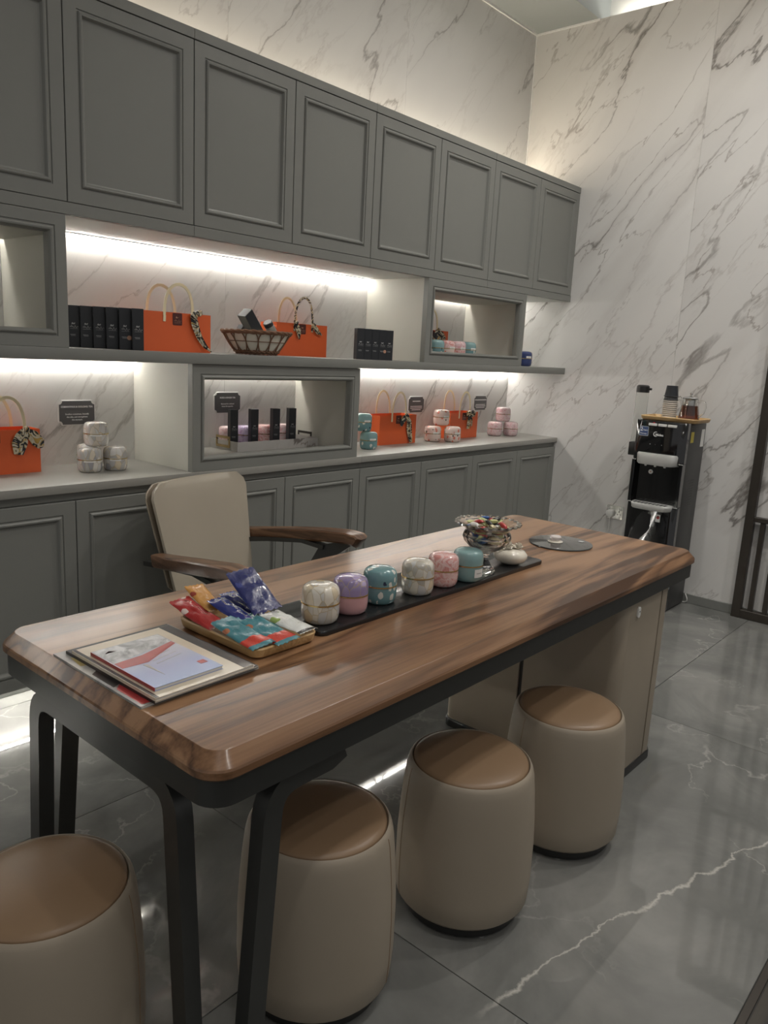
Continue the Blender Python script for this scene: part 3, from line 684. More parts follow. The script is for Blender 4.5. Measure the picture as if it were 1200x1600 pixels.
def gift_bag(label, x, y, z, wd=.31, ht=.146, dp=.10, scarf=None, group='orange gift bags with scarves', hx=(-.052, .072), patch=True, rz=0, hh=.105):
    t = thing('gift_bag', label, 'gift bag', (x+wd/2, y, z), rz, group)
    h = wd/2; th = .0016; b_ = MB()
    # tapered open-top shell: outer rings up, inner rings down
    def rg(i, zz, tp=0): return [(-h+i+tp, i, zz), (h-i-tp, i, zz), (h-i-tp, dp-i, zz), (-h+i+tp, dp-i, zz)]
    b_.loops([rg(0, 0), rg(0, ht), rg(th, ht), rg(th, th)], True, True, True)
    bd = b_.build('body', M['orange'], t, smooth=False)
    for sx in (-1, 1):   # gusset crease
        MB().tube([(sx*h, dp*.5, .002), (sx*h, dp*.5, ht*.55), (sx*h, dp*.5, ht-.002)], .0009, 4).build('gusset_crease', M['orange_in'], bd)
    for k, yy in enumerate((-.0014, dp+.0014)):
        a_, c_ = hx; r_ = (c_-a_)/2; cx = (a_+c_)/2; zz = ht-.012
        pth = [(a_, yy, ht-.035), (a_+.001, yy, zz)] + [(cx-r_*math.cos(PI*i/14), yy+(.004 if k else -.004)*math.sin(PI*i/14), zz+(hh+.012)*math.sin(PI*i/14)**.75) for i in range(15)] + [(c_-.001, yy, zz), (c_, yy, ht-.035)]
        MB().sweep(pth, [(-.0010, -.0055), (.0010, -.0055), (.0010, .0055), (-.0010, .0055)], upv=(0, 1, 0)).build('handle', M['scarf'] if (scarf == 'wrapped' and k == 0) else M['strap'], t, ang=40)
    if patch:
        pt = MB().prism(rrect(-.021, .021, -.0225, .0225, .004), 0, .0012, 0, M=rot(PI/2, 0, 0, (.0, 0, ht-.024))).build('patch', M['maroon'], t, smooth=False)
        l_ = logo_mb(1.05); q_ = MB(); merge(q_, l_, rot(PI/2, 0, 0, (0, -.0012, ht-.024))); q_.build('logo', M['print_copper'], pt, smooth=False)
    yo = -.008
    def tail(name, pts, wds): return cloth_tail([(a_, yo+dy, c_) for a_, dy, c_ in pts], wds).build(name, M['scarf'], t, ang=60)
    def knot(kx, kz, s_=1.0):
        b2 = MB()
        for q in range(3):
            b2.tube([(kx+.010*s_*math.cos(2*PI*i/14+q), yo-.004+.006*math.sin(4*PI*i/14+q*2), kz+.010*s_*math.sin(2*PI*i/14+q*1.7)*(1-.25*q)) for i in range(14)], .0055*s_, 7, closed=True)
        return b2.build('knot', M['scarf'], t, ang=70)
    if scarf == 'long':
        knot(c_ if False else hx[1], ht-.004, 1.0)
        MB().tube([(hx[1]+.006, yo, ht), (hx[1]+.020, yo-.004, ht+.010), (hx[1]+.030, yo-.006, ht+.012), (hx[1]+.034, yo-.004, ht+.003), (hx[1]+.022, yo-.004, ht-.004)], .006, 7).build('loop', M['scarf'], t)
        tail('tail', [(hx[1]-.002, 0, ht-.008), (hx[1]+.004, -.003, ht-.035), (hx[1]+.014, -.004, ht-.065), (hx[1]+.030, -.004, ht-.095), (hx[1]+.052, -.006, ht-.122), (hx[1]+.078, -.010, .004)], [.024, .032, .026, .022, .016, .004])
    elif scarf == 'wrapped':
        tail('tail', [(hx[0]+.002, 0, ht+.002), (hx[0]+.012, -.004, ht-.02), (hx[0]+.020, -.004, ht-.045), (hx[0]+.024, -.003, ht-.072)], [.018, .024, .020, .005])
        tail('tail', [(hx[1], 0, ht-.002), (hx[1]+.014, -.004, ht-.018), (hx[1]+.030, -.004, ht-.034), (hx[1]+.055, -.004, ht-.046)], [.016, .024, .020, .004])
        knot(hx[0]+.002, ht+.004, .6); knot(hx[1], ht, .6)
    elif scarf == 'wings':
        knot(hx[1], ht+.002, .8)
        tail('tail', [(hx[1]-.004, 0, ht), (hx[1]-.016, -.006, ht-.022), (hx[1]-.026, -.006, ht-.050), (hx[1]-.030, -.004, ht-.088)], [.020, .044, .052, .030])
        tail('tail', [(hx[1]+.004, 0, ht-.002), (hx[1]+.022, -.006, ht-.020), (hx[1]+.042, -.006, ht-.046), (hx[1]+.052, -.004, ht-.068)], [.018, .040, .044, .020])
    elif scarf == 'hanging':
        knot(hx[1], ht-.002, .8)
        tail('tail', [(hx[1]-.004, 0, ht), (hx[1]-.022, -.004, ht-.018), (hx[1]-.040, -.004, ht-.036), (hx[1]-.046, -.004, ht-.060)], [.016, .030, .030, .012])
        tail('tail', [(hx[1]+.004, 0, ht-.004), (hx[1]+.020, -.005, ht-.036), (hx[1]+.022, -.006, ht-.075), (hx[1]+.030, -.006, ht-.108), (hx[1]+.042, -.008, .006)], [.018, .032, .034, .028, .018])
    elif scarf == 'bow':
        kx = hx[1]-.004
        knot(kx, ht-.012, 1.3)
        for sx in (-1, 1):
            MB().tube([(kx, yo-.004, ht-.012), (kx+sx*.018, yo-.010, ht+.006), (kx+sx*.034, yo-.008, ht+.002), (kx+sx*.030, yo-.006, ht-.020), (kx+sx*.010, yo-.004, ht-.018)], .010, 8, scale=[.6, 1, 1.1, .9, .6]).build('loop', M['scarf'], t)
        tail('tail', [(kx-.004, 0, ht-.022), (kx-.014, -.004, ht-.05), (kx-.014, -.004, ht-.10)], [.016, .024, .026])
        tail('tail', [(kx+.006, 0, ht-.022), (kx+.016, -.004, ht-.045), (kx+.018, -.004, ht-.085)], [.012, .014, .008])
    return t
gift_bag('orange gift bag with long scarf tail beside the black boxes on the shelf', -3.028, -.31, ZS1, .308, .146, .115, 'long', hx=(-.058, .068))
gift_bag('orange gift bag behind the wicker basket on the shelf', -2.238, -.148, ZS1, .325, .150, .11, 'wrapped', hx=(-.052, .062), hh=.12)
gift_bag('orange gift bag with scarf wings on the left counter beside the grey tins', -3.66, -.125, ZC, .325, .158, .105, 'wings', hx=(-.01, .108), hh=.115)
gift_bag('orange gift bag with hanging scarf beside the turquoise tins', -1.508, -.165, ZC, .312, .160, .115, 'hanging', hx=(-.058, .058), hh=.125)
gift_bag('orange gift bag with scarf bow between the pink tin stacks', -.842, -.145, ZC, .29, .158, .115, 'bow', hx=(-.058, .052), hh=.125)
gift_bag('orange gift bag inside the framed box nearest the side wall', -1.265, -.17, zq, .31, .146, .11, 'wings', hx=(-.07, .045), hh=.11)

# ------------------------------------------------------------------ slim black cartons
def carton(label, loc, rz, group, s=.046, h=.147, seal=False, mark=True, rotv=None):
    t = thing('tea_carton', label, 'carton', loc, rz, group, rotv)
    bd = MB().box(-s/2, s/2, -s/2, s/2, 0, h, .0008, 1).build('box', M['black_card'], t)
    if mark:
        q_ = MB(); merge(q_, logo_mb(1.1*s/.046), rot(PI/2, 0, 0, (0, -s/2-.0001, h*.53))); q_.build('logo', M['print_grey'], bd, smooth=False)
        q_ = MB(); q_.box(-.012, .006, -s/2-.0004, -s/2, h*.30, h*.308); q_.box(-.010, .006, -s/2-.0004, -s/2, h*.275, h*.281); q_.build('print_line', M['print_grey'], bd, smooth=False)
        if seal: MB().lathe([(.008, 0), (.008, .0005)], 16, M=rot(PI/2, 0, 0, (.014, -s/2, h*.29))).build('seal', M['print_copper'], bd, smooth=False)
    return t
words6 = ['leftmost of the row left of the orange bag', 'second of the row left of the orange bag', 'third of the row left of the orange bag', 'fourth of the row left of the orange bag', 'copper-sealed one left of the orange bag', 'touching the orange bag']
for i in range(6):
    carton('slim black carton, '+words6[i], (-3.215+.030*i, -.160-.036*i, ZS1), -.35, 'black cartons beside the orange bag', .040, .147, i == 4)
words5 = ['leftmost of five by the framed box', 'second of five by the framed box', 'middle of five by the framed box', 'pink-sealed one of five by the framed box', 'rightmost of five by the framed box']
for i in range(5):
    carton('slim black carton on the shelf, '+words5[i], (-1.826+.0465*i, -.285-.006*i, ZS1), -.42, 'black cartons by the framed box', .039, .147, i == 3)

# ------------------------------------------------------------------ wicker basket with goods
bx, by = -2.452, -.272
bs = thing('wicker_basket', 'oval brown wicker basket with white lining on the shelf', 'basket', (bx, by, ZS1))
def brad(v): return .088+.068*v**.75
EL = .78
prof = [(brad(v), .008+.088*v) for v in [0, .15, .35, .6, .85, 1]]
ell = lambda b_: [setattr(v, 'y', v.y*EL) for v in b_.v]
q_ = MB().lathe([(.07, .006)]+prof+[(brad(1)-.006, .096), (brad(.5)-.006, .055), (.075, .012)], 40, cap1=True); ell(q_); q_.build('lining', M['linen'], bs, ang=50)
for k in range(15):
    a0 = 2*PI*k/15
    for sgn in (-1, 1):
        pth = []
        for i in range(9):
            v = i/8; a = a0+sgn*.15*(1-math.sin(PI*v)**.6); rr = brad(v)+.004
            pth.append((rr*math.cos(a), rr*math.sin(a), .008+.088*v))
        q_ = MB().tube(pth, .0028, 5); ell(q_); q_.build('strand', M['wicker'], bs)
for nm, v, rr in (('rim', 1.0, .0055), ('rim', .93, .0045), ('base_ring', .0, .005), ('base_ring', .08, .004)):
    for ph in (0, PI):
        pth = [((brad(v)+.004+.003*math.sin(14*2*PI*i/84+ph))*math.cos(2*PI*i/84), (brad(v)+.004+.003*math.sin(14*2*PI*i/84+ph))*math.sin(2*PI*i/84), .008+.088*v+.003*math.cos(14*2*PI*i/84+ph)) for i in range(84)]
        q_ = MB().tube(pth, rr*.8, 6, closed=True); ell(q_); q_.build(nm, M['wicker'], bs)
q_ = MB().tube([((brad(.5)+.005)*math.cos(2*PI*i/48), (brad(.5)+.005)*math.sin(2*PI*i/48), .055) for i in range(48)], .0018, 5, closed=True); ell(q_); q_.build('band', M['wicker'], bs)
carton('slim black carton leaning left out of the wicker basket', (bx-.010, by-.035, ZS1+.058), 0, 'goods in the wicker basket', .048, .150, False, False, (.10, -.72, 0))
carton('flat black carton lying behind in the wicker basket', (bx+.040, by+.045, ZS1+.042), 0, 'goods in the wicker basket', .036, .12, False, False, (.0, -.98, 0))
cn = thing('canister', 'small grey metallic canister tilted in the wicker basket', 'canister', (bx+.085, by-.035, ZS1+.058), rot=(.1, -.70, 0))
MB().lathe([(.019, 0), (.020, .002), (.020, .088)], 20).build('tube', plain('pewter', (.34, .34, .34), .3, .7), cn)
MB().lathe([(.0205, .088), (.0205, .104), (.018, .107), (.001, .107)], 20).build('cap', M['black_card'], cn)

# ------------------------------------------------------------------ tea plaques on the wall
def plaque(label, xc, zc, wd, ht, lines, known=True):
    t = thing('plaque', label, 'sign', (xc, 0, zc), group='grey tea plaques on the marble')
    def outline(wd, ht, r):
        P = []
        for cx, cy, a0 in ((wd/2, -ht/2, PI), (wd/2, ht/2, 1.5*PI), (-wd/2, ht/2, 2*PI), (-wd/2, -ht/2, 2.5*PI)):
            for i in range(6): a = a0-PI/2*i/5; P.append((cx+r*math.cos(a), cy+r*math.sin(a)))
        return P
    MB().prism(outline(wd, ht, .014), 0, .004, .0008, 1, M=rot(PI/2, 0, 0)).build('rim', M['plaque_rim'], t, smooth=False)
    fc = MB().prism(outline(wd-.007, ht-.007, .0135), 0, .0048, M=rot(PI/2, 0, 0)).build('face', M['plaque'], t, smooth=False)
    q_ = MB()
    for txt, sz, dz, bold in lines:
        if known: merge(q_, text_mb(txt, sz, 'CENTER', bold, .0002), rot(PI/2, 0, 0, (0, -.005, dz)))
        else: q_.box(-txt/2, txt/2, -.0052, -.0048, dz, dz+sz)
    q_.build('lettering', M['print_white'], fc, smooth=False)
plaque('grey plaque reading Osmanthus & Oolong Tea above the grey tins', -3.128, 1.097, .152, .098, [('OSMANTHUS & OOLONG TEA', .0095, .020, .0002), ('Soothes uneasiness, beautify', .0085, -.008, .0001), ('the skin, and strengthens', .0085, -.019, .0001), ('the stomach.', .0085, -.030, .0001)])
plaque('grey plaque reading Rose & Ginger Tea in the framed box', -2.398, 1.126, .152, .098, [('ROSE & GINGER TEA', .0095, .020, .0002), ('Removal for cold and', .0085, -.008, .0001), ('boost the appetite.', .0085, -.019, .0001)])
plaque('grey plaque between the two right-hand orange bags', -1.003, 1.095, .150, .098, [(.074, .005, .018, 0), (.110, .004, -.012, 0), (.110, .004, -.022, 0), (.085, .004, -.032, 0)], False)
plaque('grey plaque behind the orange bag with the bow', -.325, 1.096, .150, .098, [(.130, .005, .018, 0), (.110, .004, -.012, 0), (.118, .004, -.022, 0), (.10, .004, -.032, 0)], False)

# ------------------------------------------------------------------ marble tray in the framed box
zf = ZC+.0302
mt = thing('marble_tray', 'grey marble tray with brass handles in the framed counter box', 'tray', (-2.25, -.106, zf))
M['tray_marble'] = marble('tray_marble', 'xz', 1.9, 7.7, (.50, .48, .455))
b_ = MB(); hx_, hy_ = .245, .100
def rq(i, z): return [(-hx_+i, -hy_+i, z), (hx_-i, -hy_+i, z), (hx_-i, hy_-i, z), (-hx_+i, hy_-i, z)]
b_.loops([rq(0, 0), rq(0, .042), rq(.008, .042), rq(.008, .008)], True, True, True); b_.build('dish', M['tray_marble'], mt, smooth=False)
for sx in (-1, 1):
    pth = [(sx*(hx_+.004), -.045, .018), (sx*(hx_+.004), -.045, .058), (sx*(hx_+.004), .045, .058), (sx*(hx_+.004), .045, .018)]
    MB().sweep(pth, [(-.003, -.006), (.003, -.006), (.003, .006), (-.003, .006)], closed=True, upv=(1, 0, 0)).build('handle', M['brass'] if sx < 0 else M['bronze'], mt, ang=30)
zi = zf+.0085
for i, (x, lab) in enumerate(((-2.462, 'leftmost'), (-2.345, 'second'), (-2.215, 'third'), (-2.113, 'rightmost'))):
    carton('slim black carton standing on the marble tray, '+lab, (x, -.128, zi), -.3, 'black cartons on the marble tray', .036, .172, False)
for i, (x, k_, lab) in enumerate(((-2.438, 'blush', 'pink swirl tin behind the leftmost carton on the marble tray'), (-2.335, 'lilac', 'lilac tin behind the second carton on the marble tray'), (-2.222, 'pink', 'pink patterned tin behind the third carton on the marble tray'), (-2.105, 'blush', 'pale blush tin on the marble tray near the dark handle'))):
    tin(lab, (x, -.059, zi), k_, k_, .92, None, 'tins on the marble tray')

# ------------------------------------------------------------------ things on the table
ZT = .75
tr = thing('tea_tray', 'long black two-level tea tray along the middle of the table', 'tray', (-2.96, -1.625, ZT))
MB().prism(rrect(-3.458, -2.458, -1.735, -1.622, .018), ZT, ZT+.012, .004, 3).build('mat', M['black_mat'], tr, world=True)
MB().prism(rrect(-3.458, -2.458, -1.6215, -1.518, .012), ZT, ZT+.006, .001, 1).build('side_plate', M['black_mat'], tr, world=True)
MB().box(-3.45, -2.466, -1.612, -1.526, ZT+.006, ZT+.008, .0008, 1).build('drain_plate', M['smoke_glass'], tr, world=True)
# cut glass bowl
gb = thing('glass_bowl', 'footed cut-glass bowl full of wrapped candies', 'bowl', (-2.735, -1.690, zt_))
flute = lambda a, z: 1+.035*abs(math.sin(a*6))*(1 if .055 < z < .125 else .35)
outer = [(.001, .0), (.030, .0), (.032, .004), (.029, .012), (.018, .026), (.011, .038), (.010, .046), (.015, .052), (.011, .058), (.026, .066), (.050, .080), (.066, .097), (.071, .110), (.068, .121), (.063, .128), (.066, .135), (.078, .144), (.090, .149), (.093, .151)]
inner = [(.092, .154), (.078, .1485), (.064, .139), (.060, .130), (.062, .120), (.060, .108), (.048, .092), (.028, .080), (.001, .077)]
MB().lathe(outer+inner, 72, wob=flute, cap0=True, cap1=True).build('cup', M['glass'], gb, ang=30)
for k in range(24):
    a = 2*PI*k/24
    MB().lathe([(.001, -.004), (.006, -.003), (.0085, 0), (.006, .003), (.001, .004)], 8, c=(.0925*math.cos(a), .0925*math.sin(a), .1525)).build('scallop', M['glass'], gb)
cols = [('pale green', (.58, .60, .28)), ('white', (.72, .70, .66)), ('black', (.02, .018, .018)), ('red', (.40, .03, .03)), ('blue', (.02, .08, .30)), ('brown', (.11, .045, .025)), ('cream', (.68, .58, .36))]
cmats = [plain('wrapper_'+n_.replace(' ', '_'), c_, .28, .1, .3, var=.15) for n_, c_ in cols]
# one wrapper mesh: pillow with pinched, flared ends
def candy_mesh():
    b_ = MB(); rings = []
    for x, ry, rz_ in ((-.019, .0085, .0008), (-.0165, .007, .001), (-.0135, .0035, .0022), (-.0125, .006, .0042), (-.008, .0075, .0058), (0, .008, .0062), (.008, .0075, .0058), (.0125, .006, .0042), (.0135, .0035, .0022), (.0165, .007, .001), (.019, .0085, .0008)):
        rings.append([(x, ry*math.cos(2*PI*i/8), rz_*math.sin(2*PI*i/8)) for i in range(8)])
    return b_.loops(rings)
cb = candy_mesh()
cmesh = []
for mm in cmats:
    o = cb.build('candy', mm, ang=50); cmesh.append(o.data); bpy.data.objects.remove(o)
rc = random.Random(3); placed = 0
layers = [(.090, .030, 4), (.101, .040, 6), (.111, .044, 8), (.121, .044, 9), (.131, .044, 9), (.141, .050, 10), (.150, .050, 9), (.158, .036, 6)]
for zc_, R_, n_ in layers:
    for k in range(n_):
        a = 2*PI*(k+rc.random()*.4)/n_+zc_*50; rr = R_*(1 if k % 3 else .45)
        ci = rc.choice([0, 0, 1, 2, 2, 3, 4, 5, 5, 6]) if zc_ < .14 else rc.choice([0, 0, 0, 1, 2, 3, 4, 6])
        o = bpy.data.objects.new('candy', cmesh[ci]); COL.objects.link(o)
        o.location = (-2.735+rr*math.cos(a), -1.690+rr*math.sin(a), zt_+zc_); o.rotation_euler = (rc.uniform(-.6, .6), rc.uniform(-.4, .4), rc.uniform(0, PI))
        tag(o, cols[ci][0]+' wrapped candy in the cut-glass bowl', 'candy', cols[ci][0]+' candies in the glass bowl')
# white ceramic with roses
fp = thing('ceramic_ornament', 'cream ceramic pot topped with porcelain roses', 'ornament', (-2.578, -1.682, zt_))
MB().lathe([(.026, 0), (.034, .002), (.046, .009), (.053, .021), (.052, .030), (.043, .040), (.028, .046), (.001, .048)], 36).build('pot', M['ceramic'], fp, ang=60)
def rose(cx, cy, cz, s_, tilt):
    b_ = MB()
    for ring, (n_, rad, lift, sz) in enumerate(((6, .017, 0, .014), (5, .011, .004, .012), (4, .006, .007, .009))):
        for k in range(n_):
            a = 2*PI*k/n_+ring*.5; vs = []; 
            for j in range(4):
                for i in range(5):
                    u = -1+i/2; v = j/3
                    ww = sz*(.55+.45*math.sin(v*PI*.8+.3)); rr = rad*(.25+.85*v)
                    hgt = lift+sz*(.9*v*(.5+ring*.35)-.25*v*v*(2-ring)*.4)+.0015*u*u*(1 if v > .5 else 0)
                    x = rr-.002*u*u; y = u*ww*.62
                    vs.append(((x*math.cos(a)-y*math.sin(a))*s_, (x*math.sin(a)+y*math.cos(a))*s_, hgt*s_))
            fs = [(j*5+i, j*5+i+1, j*5+i+6, j*5+i+5) for j in range(3) for i in range(4)]
            top = len(vs); vs2 = vs+[(x*.96, y*.96, z-.0011) for x, y, z in vs]
            f2 = fs+[tuple(top+q for q in f[::-1]) for f in fs]
            ed = [0, 1, 2, 3, 4, 9, 14, 19, 18, 17, 16, 15, 10, 5]
            for q in range(len(ed)): p, r_ = ed[q], ed[(q+1) % len(ed)]; f2.append((p, top+p, top+r_, r_))
            b_.add(vs2, f2, 0, rot(tilt[0], tilt[1], 0, (cx, cy, cz)))
    b_.lathe([(.001, 0), (.003*s_, .004*s_), (.002*s_, .009*s_), (.0005, .011*s_)], 8, c=(0, 0, 0), M=rot(tilt[0], tilt[1], 0, (cx, cy, cz+.003)))
    return b_.build('rose', M['ceramic'], fp, ang=70)
rose(.016, -.012, .043, 1.25, (.3, .3)); rose(-.008, .006, .047, 1.3, (-.15, -.2)); rose(-.030, .020, .040, .8, (-.3, -.5))
# smoked glass lid with knob
dk = thing('glass_disc', 'round smoked glass disc with white knob on the table', 'glass disc', (-2.162, -1.635, ZT))
MB().lathe([(.110, 0), (.113, .002), (.112, .005), (.02, .008), (.001, .0082)], 56).build('disc', M['smoke_glass'], dk, ang=30)
kb = MB().lathe([(.026, .0075), (.027, .010), (.024, .012), (.017, .013), (.0165, .015)], 28, c=(-.018, .012, 0)).build('knob_base', M['ceramic'], dk)
MB().lathe([(.0165, .015), (.019, .020), (.020, .026), (.017, .030), (.001, .031)], 20, c=(-.018, .012, 0), wob=lambda a, z: 1+.04*math.cos(10*a)).build('knob', plain('pearl_knob', (.75, .68, .66), .1, 0, .8), kb)
MB().box(.058, .076, -.055, -.037, .0068, .0076).build('sticker', M['print_grey'], dk, smooth=False)

# snack tray
st = thing('snack_tray', 'small bamboo tray of snack packets on the table', 'tray', (-3.567, -1.606, ZT))
def tray(t, hx, hy, h, th, mat, fl_=.10, r=.025):
    def rg(i, z): return [(x, y, z) for x, y in rrect(-hx+i, hx-i, -hy+i, hy-i, max(.006, r-i*.5), 5)]
    MB().loops([rg(.012, 0), rg(.004, .006), rg(0, h-.003), rg(.002, h), rg(th-.002, h), rg(th, h-.003), rg(th+.006, .010), rg(th+.016, .007)], True, True, True).build('dish', mat, t, ang=40)
tray(st, .092, .142, .026, .007, M['bamboo'])
def packet_mb(wd, ln, th, seed, nu=10, nv=16, curl=0.0):
    r_ = random.Random(seed); F = []; B = []
    for j in range(nv+1):
        v = -1+2*j/nv
        for i in range(nu+1):
            u = -1+2*i/nu
            k = max(0, (1-abs(u)**2.2))*max(0, 1-(abs(v)/.86)**4) if abs(v) < .86 else 0
            wr = noise.noise(Vector((u*2.3+seed, v*3.1, seed*1.7)))*.0050
            zz = curl*v*v+wr*(.4+k)
            zig = .0016*(1 if i % 2 else -1) if abs(v) > .99 else 0
            x = u*wd/2*(1-.05*k); y = v*ln/2+zig
            F.append((x, y, zz+th*k**.6+.0004)); B.append((x, y, zz-th*.35*k**.6-.0004))
    n_ = nu+1; N = len(F); fs = []
    for j in range(nv):
        for i in range(nu):
            a = j*n_+i; fs.append((a, a+1, a+n_+1, a+n_)); fs.append((N+a, N+a+n_, N+a+n_+1, N+a+1))
    ring = list(range(n_))+[j*n_+nu for j in range(1, nv+1)]+[nv*n_+i for i in range(nu-1, -1, -1)]+[j*n_ for j in range(nv-1, 0, -1)]
    for k in range(len(ring)): a, b_ = ring[k], ring[(k+1) % len(ring)]; fs.append((a, N+a, N+b_, b_))
    return MB().add(F+B, fs)
def packet_mat(name, base, blobs, band=None, bs=26.0, thr=.42):
    t = NT(name); o = t.obj(); vc = t.n('ShaderNodeTexVoronoi', i_Vector=o, i_Scale=bs)
    d = t.math('ADD', vc.outputs['Distance'], t.math('MULTIPLY', t.noise(o, 60, 2), .3)); y = t.n('ShaderNodeSeparateXYZ', i_Vector=o).outputs['Y']
    zone = t.math('GREATER_THAN', y, -.025)
    c = t.mix(t.math('MULTIPLY', t.math('LESS_THAN', d, thr), zone), base, blobs)
    if band:
        b0, b1, bc = band; c = t.mix(t.math('MULTIPLY', t.math('GREATER_THAN', y, b0), t.math('LESS_THAN', y, b1)), c, bc)
    t.set(Base_Color=c, Roughness=.26, Coat_Weight=.3, Specular_IOR_Level=.6); t.bump(t.noise(o, 70, 3), .55, .004); return t.mat
PM = {'teal': packet_mat('packet_teal', (.055, .21, .25), (.38, .14, .07), (-.062, -.032, (.55, .05, .03))),
      'red': packet_mat('packet_red', (.34, .018, .018), (.62, .50, .46), None, 30), 'orange': packet_mat('packet_orange', (.55, .27, .07), (.30, .05, .03), None, 30),
      'blue': packet_mat('packet_blue', (.012, .022, .16), (.62, .62, .66), None, 24, .25), 'navy': packet_mat('packet_navy', (.010, .018, .12), (.02, .035, .20)),
      'white': packet_mat('packet_white', (.70, .71, .68), (.26, .36, .10), (-.058, -.050, (.03, .03, .03)), 30, .5)}
GP = 'snack packets in the bamboo tray'
def packet(lab, x, y, z, wd, ln, th, mat, rv, seed, curl=0.0):
    o = packet_mb(wd, ln, th, seed, curl=curl).build('snack_packet', PM[mat], ang=80); o.location = (x, y, z); o.rotation_euler = rv; return tag(o, lab, 'snack packet', GP)
packet('red snack packet sticking out of the back of the bamboo tray', -3.637, -1.520, .789, .056, .145, .008, 'red', (.20, -.05, .06), 1, .006)
packet('orange and red snack packet behind the blue ones', -3.590, -1.480, .806, .052, .11, .006, 'orange', (.30, .05, -.04), 2, .004)
packet('blue snack packet with white lettering beside the red packet', -3.582, -1.580, .797, .050, .14, .009, 'blue', (.20, .0, .08), 3, .003)
packet('blue and orange snack packet in the middle of the bamboo tray', -3.530, -1.545, .795, .048, .13, .008, 'blue', (.22, .0, -.02), 4)
packet('large dark blue snack packet standing highest in the bamboo tray', -3.525, -1.575, .836, .075, .135, .004, 'navy', (.52, -.08, -.12), 5, .002)
packet('teal snack packet on the tray side nearest the magazines', -3.630, -1.668, .785, .060, .155, .005, 'teal', (.10, -.12, -.06), 6, .003)
packet('teal snack packet lying over the other teal one', -3.580, -1.685, .787, .064, .150, .005, 'teal', (.12, -.05, .03), 7, .002)
packet('white and green snack packet at the tray corner near the tins', -3.518, -1.690, .789, .058, .12, .007, 'white', (.12, .02, .12), 8, .002)

# magazines
def print_mat(name, cA, cB, cC, sc=9.0, rough=.28):
    t = NT(name); o = t.obj(); n_ = t.noise(o, sc, 4, .55, .8)
    c = t.ramp(n_, [(.36, cA), (.50, cB), (.64, cC)]); t.set(Base_Color=c, Roughness=rough, Coat_Weight=.2); return t.mat
def magazine(lab, xc, yc, z, wd, ln, th, rz, cover, group, parts=(), spine=None):
    t = thing('magazine', lab, 'magazine', (xc, yc, z), rz, group)
    MB().box(-wd/2+.001, wd/2-.001, -ln/2+.001, ln/2-.001, .0006, th-.0008, .0004, 1).build('pages', M['paper'], t)
    cv = MB(); cv.box(-wd/2, wd/2, -ln/2, ln/2, th-.0008, th); cv.box(-wd/2, wd/2, -ln/2, ln/2, 0, .0006); cv.box(-wd/2-.0006, -wd/2, -ln/2, ln/2, 0, th)
    c_ = cv.build('cover', cover, t, smooth=False)
    for nm, poly, mat in parts:
        MB().prism(poly, th, th+.0003).build(nm, mat, c_, smooth=False)
    if spine: MB().box(-wd/2-.0012, -wd/2-.0006, -ln/2, ln/2, 0, th).build('spine', spine, t, smooth=False)
    return t
P_cream = print_mat('print_cream', (.56, .47, .35), (.64, .56, .43), (.70, .63, .52), 6)
P_dark = print_mat('print_dark', (.010, .009, .009), (.018, .014, .013), (.05, .03, .025), 5, .45)
P_red = print_mat('print_red', (.30, .02, .02), (.38, .03, .03), (.25, .02, .025), 5)
P_grey = print_mat('print_greys', (.18, .18, .17), (.34, .33, .31), (.50, .48, .44), 14)
P_photo = print_mat('print_street', (.22, .22, .22), (.46, .46, .47), (.66, .66, .66), 30)
P_yel = print_mat('print_yellow', (.45, .33, .10), (.50, .40, .16), (.40, .3, .1), 8)
def blue_mat():
    t = NT('print_blue'); o = t.obj(); y = t.n('ShaderNodeSeparateXYZ', i_Vector=o).outputs['Y']
    c = t.ramp(t.math('ADD', t.math('MULTIPLY', y, 4.2), .5), [(.0, (.26, .34, .58)), (.30, (.34, .40, .62)), (.62, (.55, .56, .64)), (1, (.55, .55, .56))])
    t.set(Base_Color=c, Roughness=.22, Coat_Weight=.4); return t.mat
GM = 'magazines stacked on the table'
magazine('lowest magazine of the stack with red and black cover', -3.806, -1.612, ZT, .268, .325, .005, .0, P_grey, GM,
         [('print_red', [(-.128, -.155), (-.02, -.158), (.03, -.06), (-.02, -.02), (-.10, -.04), (-.128, -.07)], P_red), ('print_black', [(-.128, -.06), (-.09, -.04), (-.03, -.02), (.0, .05), (-.10, .04), (-.128, .02)], P_dark), ('print_yellow', [(-.125, .07), (-.09, .06), (-.08, .10), (-.12, .12)], P_yel)])
magazine('white-edged magazine second from the bottom of the stack', -3.800, -1.622, ZT+.0053, .238, .318, .006, .012, P_dark, GM)
magazine('cream-covered magazine with black margin in the stack', -3.806, -1.636, ZT+.0115, .225, .298, .0065, .008, P_cream, GM,
         [('print_margin', [(.088, -.148), (.112, -.148), (.112, .148), (.088, .148)], P_dark), ('print_margin', [(-.112, -.148), (-.105, -.148), (-.105, .148), (-.112, .148)], P_dark)])
